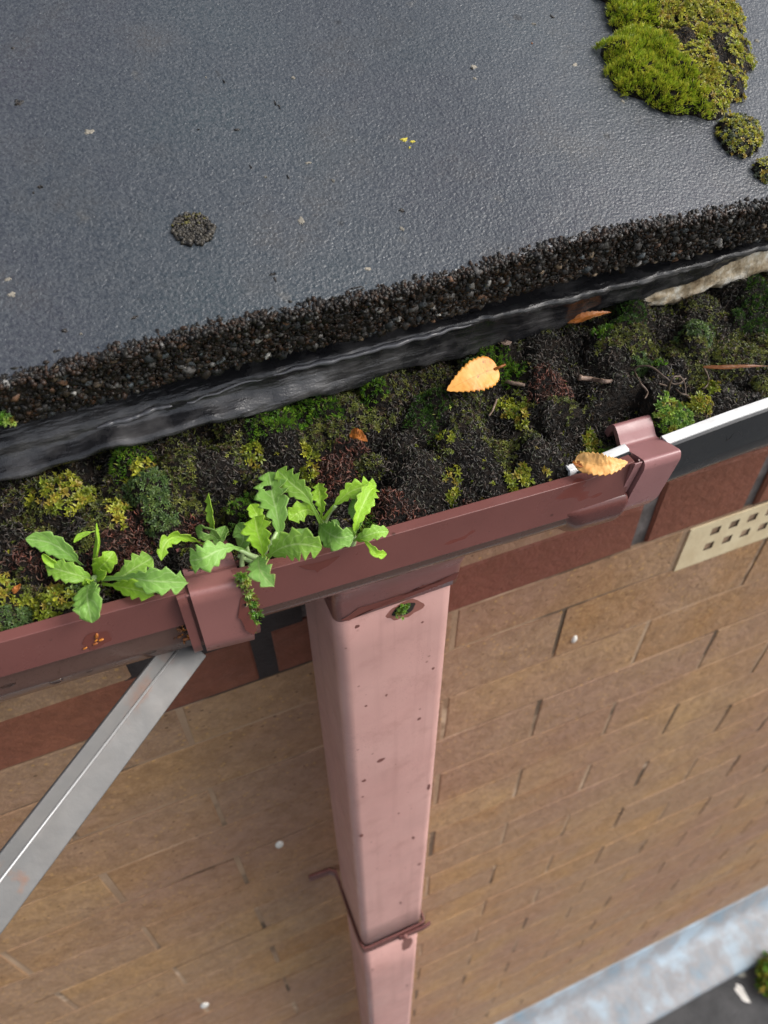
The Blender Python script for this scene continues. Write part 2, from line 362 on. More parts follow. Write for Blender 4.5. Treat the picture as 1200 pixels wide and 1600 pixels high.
_m = M('black_crust', rough=.4); _m.set('Base Color', _m.ramp(_m.noise(500, 4), [(.4, (.006, .006, .006)), (.7, (.04, .03, .022))])); _m.bump(_m.noise(600, 4), .0015, 1); m_crust = _m.m
_m = M('painted_fascia', rough=.6); _m.set('Base Color', (.06, .045, .04)); m_fascia = _m.m
_m = M('garden_ground', rough=.9); _m.set('Base Color', _m.ramp(_m.noise(2, 5), [(.4, (.06, .07, .04)), (.7, (.12, .11, .09))])); m_ground = _m.m
_m = M('gasket_rubber', rough=.35); _m.set('Base Color', (.19, .075, .065)); m_gasket = _m.m

# ------------------------------------------------------------------ setting
ZR = -2.62
v, f = box_vf(-60, 60, -60, 60, -5.3, -5.2); struct(mesh_obj('ground', v, f, m_ground))
v, f = box_vf(-3.5, 6.5, -3.2, .30, ZR-.25, ZR-.012); struct(mesh_obj('lower_roof', v, f, m_bit))

YW = .305
wall = thing('brick_wall', 'tan speckled brick wall with one smooth red brick course under the gutter', 'wall', (0, YW, ZR))
# backing slab whose face is the recessed mortar
v, f = box_vf(-1.6, 2.9, YW+.0009, YW+.11, -5.2, -.4915); put(mesh_obj('mortar', v, f, m_joint), wall)
v, f = box_vf(-1.6, 2.9, YW+.0035, YW+.11, -.4915, -.385); put(mesh_obj('mortar', v, f, m_grey), wall)
v, f = box_vf(-.052, .066, YW+.001, YW+.0036, -.4915, -.40); put(mesh_obj('mortar', v, f, m_dkm), wall)
def brick_mesh(L, H, D, seed, irregular=.0006, b=.0006):
    r = random.Random(seed); x, z = L/2, H/2
    v = []
    for (yy, ins) in ((0, b), (b, 0), (D, 0)):
        for sx, sz in ((-1, -1), (1, -1), (1, 1), (-1, 1)):
            v.append(((x-ins)*sx+r.uniform(-1, 1)*irregular, yy, (z-ins)*sz+r.uniform(-1, 1)*irregular))
    f = [(0, 1, 2, 3)]
    for k in (0, 4):
        for i in range(4):
            j = (i+1) % 4; f.append((k+i, k+4+i, k+4+j, k+j))
    me = bpy.data.meshes.new('brick'); me.from_pydata(v, [], f); me.update(); return me
full = [brick_mesh(.2045, .0728, .06, s, .0011) for s in range(6)]
low = [brick_mesh(.2050, .0515, .06, 20+s) for s in range(4)]
for me in full+low: me.materials.append(m_brick)
def add_brick(me, x, z, dy=0.0, label=None):
    o = bpy.data.objects.new('brick', me); COL.objects.link(o); o.parent = wall
    o.location = (x, YW+dy-YW, z-ZR)
    if label: o['label'] = label
    return o
AIR = (.396, .598)
rows = [(-.4915, -.545)] + [(-.545-.0757*k, -.545-.0757*(k+1)) for k in range(60)]
far = []
nb = 0
vis = lambda x, z: (lambda c: c[2] > 0 and -60 < c[0]/c[2]*FPX+600 < 1260 and c[1]/c[2]*FPX+800 < 1680)((RIGHT.dot(Vector((x, YW, z))), DOWN.dot(Vector((x, YW, z))), FWD.dot(Vector((x, YW, z)))))
for k, (z1, z0) in enumerate(rows):
    if z1 < -5.1: break
    xo = .392 if k % 2 == 0 else .287
    for i in range(-10, 13):
        x = xo+.21*i+.105; zc = (z0+z1)/2
        if x < -1.5 or x > 2.8: continue
        if k == 0 and AIR[0]-.05 < x < AIR[1]+.05: continue
        near = any(vis(x+a, zc) for a in (-.1, 0, .1))
        if near and nb < 298 and z1 > ZR:
            me = (low if k == 0 else full)[random.randrange(4 if k == 0 else 6)]
            add_brick(me, x, zc, random.uniform(-.0004, .0004)); nb += 1
        else: far.append((x, zc, z1-z0 if False else (.050 if k == 0 else .071)))
V = []; F = []
for x, zc, h in far:
    a, b_ = box_vf(x-.101, x+.101, YW, YW+.02, zc-h/2, zc+h/2); o = len(V); V += a; F += [tuple(i+o for i in q) for q in b_]
stuff(put(mesh_obj('distant_bricks', V, F, m_brick), wall))
# smooth red course with wide grey joints
reds = [(-1.3, -.685, .050), (-.68, -.475, .050), (-.47, -.265, .050), (-.26, .030, .050), (.043, .134, .050), (.142, .337, .050), (.351, .449, .070), (.461, .663, .070), (.675, .88, .070), (.89, 1.1, .07), (1.11, 1.32, .07), (1.33, 1.9, .07)]
for i, (a, b_, h) in enumerate(reds):
    me = brick_mesh(b_-a, h, .06, 60+i, .0008, .0022); me.materials.append(m_red)
    add_brick(me, (a+b_)/2, -.4905+h/2, random.uniform(-.001, .0005), 'smooth red-brown brick')
for i, (a, b_) in enumerate([(-.9, -.5), (-.49, -.28), (-.27, -.048), (.142, .268)]):   # thin tan slips over the red course
    me = brick_mesh(b_-a, .042, .06, 90+i, .0012, .002); me.materials.append(m_brick)
    add_brick(me, (a+b_)/2, -.4180, -.0012, 'thin tan brick slip above the red course')
# air brick with real square holes
def air_brick():
    x0, x1, z0, z1 = AIR[0], AIR[1], -.5475, -.4935; y0, y1 = YW-.0006, YW+.03
    xs = [x0, x0+.0245]; hw, gp = .0095, .0098
    while xs[-1]+hw < x1-.018: xs += [xs[-1]+hw, xs[-1]+hw+gp]
    if (len(xs) % 2) == 0: xs = xs[:-1] if xs[-1] > x1-.01 else xs
    xs = [q for q in xs if q < x1-.008]+[x1]
    zs = [z0, z0+.0165, z0+.0255, z0+.0365, z0+.0455, z1]
    V = []; F = []; dark = []
    def quad(a, b, c, d, dk=False):
        o = len(V); V.extend([a, b, c, d]); F.append((o, o+1, o+2, o+3))
        if dk: dark.append(len(F)-1)
    for i in range(len(xs)-1):
        for j in range(len(zs)-1):
            a, b_, c, d = xs[i], xs[i+1], zs[j], zs[j+1]
            hole = (i % 2 == 1) and (j in (1, 3)) and i < len(xs)-2
            if hole:
                quad((a, y0, c), (a, y1, c), (a, y1, d), (a, y0, d), True); quad((b_, y0, c), (b_, y0, d), (b_, y1, d), (b_, y1, c), True)
                quad((a, y0, c), (b_, y0, c), (b_, y1, c), (a, y1, c), True); quad((a, y0, d), (a, y1, d), (b_, y1, d), (b_, y0, d), True)
            else: quad((a, y0, c), (b_, y0, c), (b_, y0, d), (a, y0, d))
    for s in ((x0, x0), (x1, x1)): quad((s[0], y0, z0), (s[0], y0, z1), (s[0], y1, z1), (s[0], y1, z0))
    quad((x0, y0, z0), (x0, y1, z0), (x1, y1, z0), (x1, y0, z0)); quad((x0, y0, z1), (x1, y0, z1), (x1, y1, z1), (x0, y1, z1))
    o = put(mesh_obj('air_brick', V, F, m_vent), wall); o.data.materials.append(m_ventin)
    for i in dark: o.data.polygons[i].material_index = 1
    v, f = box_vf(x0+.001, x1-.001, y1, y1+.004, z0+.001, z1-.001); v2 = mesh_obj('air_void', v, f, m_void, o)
air_brick()
v, f = box_vf(-1.6, 2.9, .312, .33, -.384, -.19); tag(mesh_obj('fascia_board', v, f, m_fascia), 'dark fascia board between the wall top and the roof tiles, behind the gutter', 'fascia')

# lead flashing of the lower roof
n = 90; V = []; F = []
prof = [(.3040, .085), (.2990, .066), (.2860, .030), (.2740, .006), (.25, .0015), (.20, -.001), (.158, -.004), (.150, -.012)]
for i in range(n):
    x = -1.2+3.9*i/(n-1)
    for j, (y, z) in enumerate(prof):
        w = (nz(x*3, j*.7)*.006 if 2 <= j else 0); V.append((x, y-abs(w)*.3-(nz(x*2.2, 5)*.010 if j >= 6 else 0), ZR+z+abs(w)+.002))
m_ = len(prof)
for i in range(n-1):
    for j in range(m_-1): F.append((i*m_+j, i*m_+j+1, (i+1)*m_+j+1, (i+1)*m_+j))
fl = mesh_obj('lead_flashing', V, F, m_lead, smooth=True); s_ = fl.modifiers.new('s', 'SOLIDIFY'); s_.thickness = .0018; s_.offset = -1
tag(fl, 'pale grey metal flashing strip along the foot of the brick wall', 'flashing')

# ------------------------------------------------------------------ roof tiles
AL = R(20); TA = math.tan(AL)
def tile_top(x, y): return -.1680+.0022*math.exp(-((x-.20)/.05)**2)+.0008*math.sin(x*40)+TA*(y-.25)
roof = thing('tiled_roof', 'wet dark grey concrete tiled roof with a crumbling eaves edge above the gutter', 'roof', (.1, .25, -.168))
def tile(x0, x1, yb, lift, detailed, seed):
    nx = int((x1-x0)/(.0018 if detailed else .02)); L = .385*math.cos(AL)
    ys = [yb+L*(i/ (60 if detailed else 12))**1.6 for i in range((60 if detailed else 12)+1)]
    V = []; F = []; T = .0245; ny = len(ys); k = 10 if detailed else 3
    for i in range(nx+1):
        x = x0+(x1-x0)*i/nx
        jit = (nz(x*130, seed)*.0024+nz(x*380, seed+3)*.0018+nz(x*900, seed+5)*.0010+nz(x*40, seed+7)*.0010) if detailed else 0
        for j in range(k, 0, -1):                 # broken front face, bottom to top
            t = j/k; rgh = (nz(x*230, t*6, seed)*.0018+nz(x*620, t*16, seed+1)*.0011) if detailed else 0
            y = yb+jit+T*t*math.sin(AL)-.0008+rgh; z = tile_top(x, yb)+lift-T*t*math.cos(AL)
            V.append((x, y, z))
        for j, y in enumerate(ys):
            yy = y+(jit*math.exp(-(y-yb)/.004)); z = tile_top(x, yy)+lift
            if j == 0: z -= .0012
            V.append((x, yy, z))
    m = k+ny
    for i in range(nx):
        for j in range(m-1):
            F.append((i*m+j, (i+1)*m+j, (i+1)*m+j+1, i*m+j+1))
    # underside and back close the body
    b0 = len(V)
    for i in range(nx+1):
        x = x0+(x1-x0)*i/nx; V.append((x, ys[-1]+T*math.sin(AL), tile_top(x, ys[-1])+lift-T*math.cos(AL)))
    for i in range(nx):
        F.append((b0+i, i*m, (i+1)*m, b0+i+1)[::-1]); F.append((i*m+m-1, (i+1)*m+m-1, b0+i+1, b0+i))
    F.append(tuple([j for j in range(m)]+[b0])); F.append(tuple([nx*m+j for j in range(m)]+[b0+nx])[::-1])
    o = mesh_obj('roof_tile', V, F, m_tile, smooth=True); o.data.materials.append(m_edge)
    for p in o.data.polygons:
        c = p.center
        if (c.y-yb) < .014 and c.z < tile_top(c.x, yb)+lift-.0009: p.material_index = 1
    return put(o, roof)
GA = .345*math.cos(AL)
t_left = tile(-.338, -.0445, .25, .002, True, 5)
t_main = tile(-.042, .400, .25, 0, True, 9); t_main['label'] = 'wide wet slate-grey roof tile'
t_right = tile(.4025, .72, .2505, -.0015, True, 31)
for x0 in (-.19, .125, .44): tile(x0, x0+.312, .25+GA, .028, False, 2)

def ico(sub=1):
    bm = bmesh.new(); bmesh.ops.create_icosphere(bm, subdivisions=sub, radius=1); V = np.array([v.co[:] for v in bm.verts]); F = np.array([[v.index for v in f.verts] for f in bm.faces]); bm.free(); return V, F
ICO1, ICO2 = ico(1), ico(2)
def scatter(tv, tf, pos, scale, rot=None, col=None, jitter=0):
    """replicate template; pos (n,3), scale (n,3), rot (n,3,3)"""
    n = len(pos); m = len(tv); T = np.repeat(tv[None], n, 0)
    if jitter: T = T*(1+rng.uniform(-jitter, jitter, (n, m, 1)))
    T = T*scale[:, None, :]
    if rot is not None: T = np.einsum('nij,nmj->nmi', rot, T)
    T = T+pos[:, None, :]
    F = tf[None]+(np.arange(n)*m)[:, None, None]
    C = np.repeat(col[:, None, :], m, 1).reshape(-1, 3) if col is not None else None
    return T.reshape(-1, 3), F.reshape(-1, tf.shape[1]), C
def rand_rot(n):
    q = rng.normal(size=(n, 4)); q /= np.linalg.norm(q, axis=1)[:, None]; w, x, y, z = q.T
    return np.stack([1-2*(y*y+z*z), 2*(x*y-z*w), 2*(x*z+y*w), 2*(x*y+z*w), 1-2*(x*x+z*z), 2*(y*z-x*w), 2*(x*z-y*w), 2*(y*z+x*w), 1-2*(x*x+y*y)], 1).reshape(n, 3, 3)
def stones_on(tileobj, x0, x1, yb, lift, n, seed):
    P = []; Sc = []; Cc = []; r = random.Random(seed)
    pal = [(.10, .095, .09), (.16, .15, .14), (.05, .045, .04), (.20, .15, .10), (.11, .06, .035), (.035, .028, .022), (.26, .25, .23), (.06, .07, .075)]
    for i in range(n):
        x = r.uniform(x0, x1); t = r.random()**.9; s = r.choice((.0005, .0006, .0008, .0010, .0014, .0018, .0022))*r.uniform(.8, 1.25)
        P.append((x, yb-.0008+t*.0245*math.sin(AL)+r.uniform(-.0005, .0007)+s*.15, tile_top(x, yb)+lift-.0008-t*.0245*math.cos(AL)))
        Sc.append((s*r.uniform(.8, 1.5), s*r.uniform(.6, 1), s*r.uniform(.7, 1.1))); c = r.choice(pal); k = r.choice((.2, .3, .45, .8, 1.6))*r.uniform(.8, 1.2); Cc.append(tuple(q*k for q in c))
    V, F, C = scatter(*ICO1, np.array(P), np.array(Sc), rand_rot(n), np.array(Cc), .22)
    o = np_mesh('aggregate', V, F, m_stone, tileobj, C, smooth=True); stuff(o)
    # ragged black crumbs and dead moss along the edge
    P = []; Sc = []; Cc = []
    for i in range(n*5):
        x = r.uniform(x0, x1); t = r.random(); s = r.uniform(.0003, .0012); top = r.random() < .30
        if top: y = yb+r.gauss(.0006, .0014); z = tile_top(x, y)+lift-.0004+r.uniform(-.0006, .0003)
        else: y = yb-.001+t*.0245*math.sin(AL)+r.uniform(-.001, .0005); z = tile_top(x, yb)+lift-t*.0245*math.cos(AL)
        P.append((x, y, z)); Sc.append((s*r.uniform(.7, 2.2), s, s*r.uniform(.5, 1))); Cc.append(r.choice([(.010, .007, .005), (.022, .012, .006), (.012, .011, .007), (.005, .005, .005), (.035, .016, .007)]))
    V, F, C = scatter(*ICO1, np.array(P), np.array(Sc), rand_rot(len(P)), np.array(Cc), .35)
    o = np_mesh('edge_crumbs', V, F, m_stone, tileobj, C); stuff(o)
stones_on(t_main, -.042, .400, .25, 0, 2900, 3); stones_on(t_left, -.2, -.0445, .25, .002, 900, 5)

# lichens and pits on the main tile
def on_tile(u, v, lift=0.0):
    y = .3
    for _ in range(12):
        r = ray(u, v); t = (-.168-TA*.25)/(r.z-TA*r.y); p = r*t; dz = tile_top(p.x, p.y)-p.z
        t = (-.168-TA*.25+dz)/(r.z-TA*r.y) if _ == 0 else t
    p = r*t; return Vector((p.x, p.y, tile_top(p.x, p.y)+lift))
TN = Vector((0, -math.sin(AL), math.cos(AL)))
def blob(name, c, rx, ry, h, mat, parent, seed, label=None, rag=.35, n=18):
    """flat irregular crust lying on the tile"""
    ax = Vector((1, 0, 0)); ay = Vector((0, math.cos(AL), math.sin(AL))); V = [c+TN*h]; F = []
    for ring, (fr, hh) in enumerate(((.55, h), (1, -.0003))):
        for i in range(n):
            a = 2*math.pi*i/n; q = fr*(1+rag*nz(math.cos(a)*1.7+seed, math.sin(a)*1.7, seed*.7)*2)
            V.append(c+ax*(math.cos(a)*rx*q)+ay*(math.sin(a)*ry*q)+TN*(hh*(1+.5*nz(i*2.1, seed)) if ring == 0 else hh))
    for i in range(n):
        j = (i+1) % n; F += [(0, 1+i, 1+j), (1+i, 1+n+i, 1+n+j, 1+j)]
    o = mesh_obj(name, V, F, mat, parent)
    if label: o['label'] = label
    return o
k = 0
for (u, v, rx, ry, mt) in [(458, 119, .0012, .0010, m_lich), (632, 218, .0016, .0014, m_liy), (645, 222, .0011, .0008, m_liy), (640, 231, .0007, .0006, m_liy), (740, 115, .0013, .0012, m_lich), (741, 133, .0011, .0008, m_lich),
        (480, 253, .0016, .0009, m_lich), (520, 280, .0009, .0013, m_lich), (415, 277, .0008, .0006, m_lich), (833, 44, .0014, .001, m_lich), (897, 106, .0018, .0012, m_lich), (830, 76, .0006, .0006, m_brownleaf), (973, 160, .0012, .0012, m_lich),
        (470, 345, .0014, .0022, m_lich), (12, 433, .0015, .001, m_lich), (18, 458, .0016, .0012, m_lich), (126, 521, .0007, .0006, m_lich), (575, 418, .0018, .0008, m_lich), (140, 208, .0028, .0014, m_lich), (322, 122, .0005, .0005, m_lich), (1182, 66, .0016, .0016, m_lich), (1140, 112, .0016, .0012, m_lich), (628, 355, .0010, .0016, m_lich)]:
    k += 1; blob('lichen_spot', on_tile(u, v), rx, ry, .0003, mt, t_main, k*1.3, 'yellow lichen speck' if mt is m_liy else None, rag=.5)
for (u, v, rx, ry) in [(370, 204, .0016, .0009), (28, 160, .0018, .0018), (628, 327, .0011, .0012), (427, 430, .0016, .0006), (430, 438, .0005, .0016), (212, 497, .0014, .0008), (737, 118, .001, .001), (86, 547, .0014, .0007), (392, 262, .0004, .0014), (450, 276, .0004, .0016), (553, 449, .0022, .0005), (62, 292, .0012, .0008), (100, 515, .0014, .0009), (430, 160, .0004, .0018), (436, 165, .0004, .0016), (52, 300, .0006, .0005), (350, 128, .0004, .0014), (310, 205, .0005, .0005), (862, 30, .0009, .0014), (20, 75, .0008, .0005)]:
    k += 1; blob('dirt_crust', on_tile(u, v), rx, ry, .0004, m_crust, t_main, k*1.7, rag=.7)
cb = blob('crusty_growth', on_tile(302, 362), .0074, .0072, .0006, m_crust, t_main, 4.4, 'round dark crusty growth', rag=.3, n=40)
P = []; Sc = []; Cc = []
for i in range(420):
    a = random.uniform(0, 6.283); r_ = .0078*math.sqrt(random.random()); edge = r_ > .0058
    p = on_tile(302, 362)+Vector((math.cos(a)*r_, math.sin(a)*r_*.94, math.sin(a)*r_*.36)); s = random.uniform(.0003, .0008)*(1.3 if edge and math.sin(a) < .2 else 1)
    P.append(tuple(p+TN*.0005)); Sc.append((s*1.4, s, s)); Cc.append(random.choice([(.05, .045, .035), (.09, .08, .065), (.02, .018, .015), (.035, .03, .02), (.10, .09, .02) if math.sin(a) > .4 else (.02, .02, .02)]))
V, F, C = scatter(*ICO1, np.array(P), np.array(Sc), rand_rot(len(P)), np.array(Cc), .3); stuff(np_mesh('crust_crumbs', V, F, m_stone, t_main, C))

# ------------------------------------------------------------------ underlay felt hanging from under the tiles
def lerp(x, pts):
    if x <= pts[0][0]: return pts[0][1]
    for (a, b_), (c, d) in zip(pts, pts[1:]):
        if x <= c: return b_+(d-b_)*(x-a)/(c-a)
    return pts[-1][1]
def felt_pts(x):
    zl = lerp(x, [(-.06, -.2110), (.006, -.2100), (.056, -.2065), (.155, -.2060), (.21, -.2075), (.32, -.205)])
    rat = lerp(x, [(-.06, .836), (.01, .838), (.06, .838), (.10, .834), (.156, .826), (.21, .815), (.25, .803), (.29, .785), (.33, .763)])
    yb = lerp(x, [(-.06, .2600), (.0, .2570), (.05, .2590), (.09, .2640), (.16, .2690), (.3, .2710)])
    w = .0012*nz(x*55, 1.1)+.0007*nz(x*160, 2.2)
    zb = -rat*yb+.0030*nz(x*38, 7.7)+.0012*nz(x*110, 3.3)+.0006*nz(x*140, 8.8); zl += w*.6; yl = .2664+w; m1 = (yl*.6+yb*.4, zl*.6+zb*.4); m2 = (yl*.25+yb*.75, zl*.25+zb*.75)
    return [(.305, -.190), (.280, -.1985), (.2715+w, -.205), (.2682+w, zl+.0016), (yl, zl), (yl+.0012, zl-.0010), (m1[0]+.0012, m1[1]-.0012), (m2[0]+.0004, m2[1]-.0010), (yb, zb), (yb+.0006, zb-.0012), (yb+.004, zb-.004)]
xs = np.arange(-.25, .50, .0016); V = []; F = []
for x in xs:
    for j, (y, z) in enumerate(felt_pts(x)):
        w = .0010*nz(x*85+j*.9, j*1.3)+(.0009*nz(x*240, j*2.1) if x > .15 else .0004*nz(x*200, j*2.1))
        V.append((x, y+(w if j > 2 else 0), z+(w*.5 if j > 5 else 0)))
m = 11
for i in range(len(xs)-1):
    for j in range(m-1): F.append((i*m+j, i*m+j+1, (i+1)*m+j+1, (i+1)*m+j))
felt = mesh_obj('underlay_felt', V, F, m_felt, smooth=True); s_ = felt.modifiers.new('s', 'SOLIDIFY'); s_.thickness = .0009; s_.offset = 1
tag(felt, 'wet black roofing felt hanging from under the tile edge into the gutter', 'roofing felt')
def lip(x0, x1, name, r0=.0011, dz=0.0, dy=-.0006):
    pts = []
    for i in range(60):
        x = x0+(x1-x0)*i/59; p = felt_pts(x)[4]; pts.append((x, p[0]+dy+.0004*nz(x*220, 3), p[1]+dz+.0005*nz(x*180, 9)))
    return tube(name, pts, lambda t: r0*(min(1, 6*t, 6*(1-t))**.5+.05)*(.7+.6*abs(nz(t*9, x0*30))), m_feltlip, felt, 6)
lip(-.015, .0165, 'wet_fold', .0012); lip(.018, .055, 'wet_fold', .0006); lip(.058, .152, 'wet_fold', .0014)
lip(.075, .15, 'wet_fold', .0005, dz=-.0042, dy=.0030)
# extra lapped piece of felt
V = []; F = []
for i in range(40):
    x = .085+.055*i/39
    for j in range(6):
        t = j/5; V.append((x-.010*t, .2700+.004*t+.0006*nz(x*120, t*3)-.0012, -.2085-.0006*i/39-(.017+.003*math.sin(i/39*math.pi))*t))
for i in range(39):
    for j in range(5): F.append((i*6+j, i*6+j+1, i*6+j+7, i*6+j+6))
lp = mesh_obj('felt_lap', V, F, m_felt, felt, smooth=True); s_ = lp.modifiers.new('s', 'SOLIDIFY'); s_.thickness = .0008
# pale mortar bed under the felt at the right
V = []; F = []; nx = 150
for i in range(nx+1):
    x = .196+.30*i/nx; zt = felt_pts(x)[8][1]-.0002
    depth = lerp(x, [(.196, .001), (.22, .003), (.245, .005), (.262, .014), (.275, .0175), (.295, .0165), (.31, .021), (.36, .019), (.5, .02)])
    bul = .0028*nz(x*42, 0)+.0014*nz(x*130, 4)
    for j in range(12):
        t = j/11; V.append((x, .2755-.0030*math.sin(t*2.6)+bul*t+.0014*nz(x*110, t*4.2)+.0009*nz(x*330, t*11), zt+.0012-depth*t+(.0016*nz(x*95, 2.2) if j == 11 else 0)))
    V.append((x, .300, zt-depth)); V.append((x, .300, zt+.001))
m = 14
for i in range(nx):
    for j in range(m): k2 = (j+1) % m; F.append((i*m+j, i*m+k2, (i+1)*m+k2, (i+1)*m+j))
F.append(tuple(range(m))); F.append(tuple(nx*m+j for j in range(m))[::-1])
tag(mesh_obj('mortar_bed', V, F, m_mortarbed, smooth=True), 'pale crumbling cream mortar under the grey felt at the right end of the gutter', 'mortar')

# ------------------------------------------------------------------ gutters
def lipz(x): return lerp(x, [(-.30, -.2330), (-.067, -.2405), (-.008, -.2442), (.03, -.2474), (.11, -.2512), (.185, -.2550), (.205, -.2525), (.27, -.2445), (.55, -.236)])
def gutter_profile(kind):
    if kind == 'left':
        pts = [(.2052, -.004), (.2052, 0), (.2000, 0), (.2000, -.0200), (.2022, -.0206), (.2026, -.034), (.2062, -.044), (.213, -.052), (.225, -.0575), (.240, -.058), (.292, -.058), (.303, -.054), (.308, -.042), (.3105, 0.004), (.3105, .012)]
        rad = [0, .0004, .0004, .0006, .0008, .002, .004, .004, .004, .004, .006, .006, .006, .003, 0]
    else:
        pts = [(.2053, -.004), (.2053, 0), (.2000, 0), (.2000, -.0235), (.2014, -.0242), (.2024, -.031), (.2068, -.0385), (.216, -.0445), (.230, -.0480), (.292, -.048), (.303, -.046), (.308, -.036), (.3105, 0.004), (.3105, .012)]
        rad = [0, .0004, .0004, .0006, .0008, .003, .004, .004, .004, .006, .006, .006, .003, 0]
    return round_poly([Vector(p) for p in pts], rad, 3)
def xs_(a, b_, n): return [a+(b_-a)*i/n for i in range(n+1)]
g = thing('gutter', 'brown plastic gutter length at the left with a wet underside, left of the big clip', 'gutter', (-.15, .2, -.26))
rim_p = round_poly([Vector(p) for p in [(.2045, -.0035), (.2045, 0), (.2000, 0), (.2000, -.0202)]], [0, .0004, .0004, 0], 3)
body_p = lambda kind: [p for p in gutter_profile(kind)]
def gutter_piece(parent, kind, x0, x1, mat_rim, mat_body, rimh):
    pr = gutter_profile(kind); cut = next(i for i, p in enumerate(pr) if p.y < -rimh+.0002 and i > 5)
    rim = sheet('rim', pr[:cut+1], .0018, xs_(x0, x1, 8), lipz, mat_rim)
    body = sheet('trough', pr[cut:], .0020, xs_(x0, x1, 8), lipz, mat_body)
    put(rim, parent); put(body, parent); return rim, body
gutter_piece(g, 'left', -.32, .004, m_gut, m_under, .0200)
go = thing('gutter_outlet', 'brown plastic gutter outlet section over the downpipe, between the two clips', 'gutter outlet', (.1, .2, -.28))
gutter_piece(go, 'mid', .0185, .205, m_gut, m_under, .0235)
# outlet collar: tapered rounded box
def rounded_rect(x0, x1, y0, y1, r, seg=5):
    out = []
    for cx, cy, a0 in ((x1-r, y1-r, 0), (x0+r, y1-r, 90), (x0+r, y0+r, 180), (x1-r, y0+r, 270)):
        for k in range(seg+1):
            a = R(a0+90*k/seg); out.append((cx+r*math.cos(a), cy+r*math.sin(a)))
    return out
def loft(name, rings, mat, parent=None, cap_bottom=False):
    V = []; F = []; n = len(rings[0][0])
    for pts, z in rings:
        for p in pts: V.append((p[0], p[1], z))
    for i in range(len(rings)-1):
        for k in range(n): q = (k+1) % n; F.append((i*n+k, i*n+q, (i+1)*n+q, (i+1)*n+k))
    o = mesh_obj(name, V, F, mat, parent, smooth=True)
    bm = bmesh.new(); bm.from_mesh(o.data); bmesh.ops.recalc_face_normals(bm, faces=bm.faces); bm.to_mesh(o.data); bm.free()
    return o
yb0 = .2165
o = put(loft('outlet_collar', [(rounded_rect(.0585, .1340, .2045, .292, .006), -.272), (rounded_rect(.0600, .1332, .2080, .291, .0055), -.287), (rounded_rect(.0612, .1325, .2120, .290, .005), -.296), (rounded_rect(.0622, .1312, yb0, .289, .0045), -.310), (rounded_rect(.0626, .1304, yb0+.0006, .2885, .0045), -.3245), (rounded_rect(.0630, .1300, yb0+.0011, .288, .0042), -.3252), (rounded_rect(.0636, .1294, yb0+.0020, .287, .004), -.3250), (rounded_rect(.0636, .1294, yb0+.0020, .287, .004), -.300)], m_collar), go)
# right gutter length: black with a white lip
gr = thing('gutter', 'black gutter length with a bright white top lip running off to the right', 'gutter', (.35, .2, -.26))
def lipr(x): return lerp(x, [(.165, -.2570), (.205, -.2556), (.24, -.2530), (.275, -.2503), (.6, -.2400)])
o = put(sheet('white_lip', round_poly([Vector(p) for p in [(.2112, -.003), (.2112, 0), (.2056, 0), (.2056, -.0012)]], [0, .0006, .0006, 0], 3), .0018, xs_(.2278, .6, 10), lipr, m_white), gr)
o = put(sheet('black_rim', [Vector(p) for p in [(.2056, -.0012), (.2060, -.0016), (.2064, -.0150), (.2058, -.0210)]], .0020, xs_(.2278, .6, 10), lipr, m_black), gr)
pr = [Vector(p) for p in [(.2072, -.0211), (.2085, -.030), (.211, -.039), (.221, -.045), (.24, -.047), (.295, -.047), (.306, -.04), (.3105, .012)]]
put(sheet('trough', round_poly(pr, .004, 3), .002, xs_(.2115, .6, 10), lipr, m_black), gr)
# the end of its lip sticks through the clip, seen at the left of the clip
def lipe(x): return lipz(x)+.0012
put(sheet('lip_end', round_poly([Vector(p) for p in [(.2115, -.004), (.2113, 0), (.2068, .0), (.2062, -.004)]], [0, .0012, .0012, 0], 3), .0016, xs_(.1755, .2065, 4), lipe, m_white), gr)
put(sheet('lip_groove', [Vector(p) for p in [(.2066, -.0012), (.2052, -.0012)]], .001, xs_(.179, .2065, 3), lipe, m_black), gr)

# inner brown flange of the union, behind the lip next to the left clip
put(sheet('inner_flange', round_poly([Vector(p) for p in [(.2110, -.018), (.2110, -.002), (.2080, -.002), (.2080, -.012)]], [0, .0006, .0006, 0], 2), .0014, xs_(.0185, .048, 3), lipz, m_gut), go)

# ------------------------------------------------------------------ union clips
def clip(name, label, x0, x1, prof, zoff, mat, thick=.0032):
    t = thing(name, label, 'gutter clip', ((x0+x1)/2, .2, -.25), 'clips joining the gutter lengths')
    b_ = put(sheet('bracket_band', prof, thick, xs_(x0, x1, 4), zoff, mat), t); m_ = b_.modifiers.new('b', 'BEVEL'); m_.width = .0005; m_.segments = 2; m_.limit_method = 'ANGLE'; m_.angle_limit = R(50)
    return t, b_
zL = lambda x: lerp(x, [(0, 0), (.021, -.0030)]); zRt = lambda x: lerp(x, [(.208, .0003), (.228, -.0003)])
pl = round_poly([Vector(p) for p in [(.2250, -.2475), (.2235, -.2448), (.2150, -.2440), (.2082, -.2458), (.2062, -.2442), (.1972, -.2430), (.1958, -.2475), (.1962, -.2600), (.1968, -.2790), (.2005, -.2880), (.2100, -.2985), (.225, -.304)]],
    [0, .0012, .003, .0015, .0015, .0028, .0028, .003, .003, .004, .005, 0], 5)
cl, cb_ = clip('gutter_clip', 'brown gutter clip with moss along its right side, above the steel strut', .0008, .0212, pl, zL, m_clip)
pr_ = round_poly([Vector(p) for p in [(.2276, -.2585), (.2262, -.2535), (.2225, -.2492), (.2185, -.2518), (.2140, -.2568), (.2100, -.2548), (.1972, -.2510), (.1958, -.2550), (.2012, -.2865), (.2060, -.2960), (.2150, -.3060), (.23, -.310)]],
    [0, .002, .0045, .002, .0018, .001, .0030, .0035, .003, .003, .004, 0], 5)
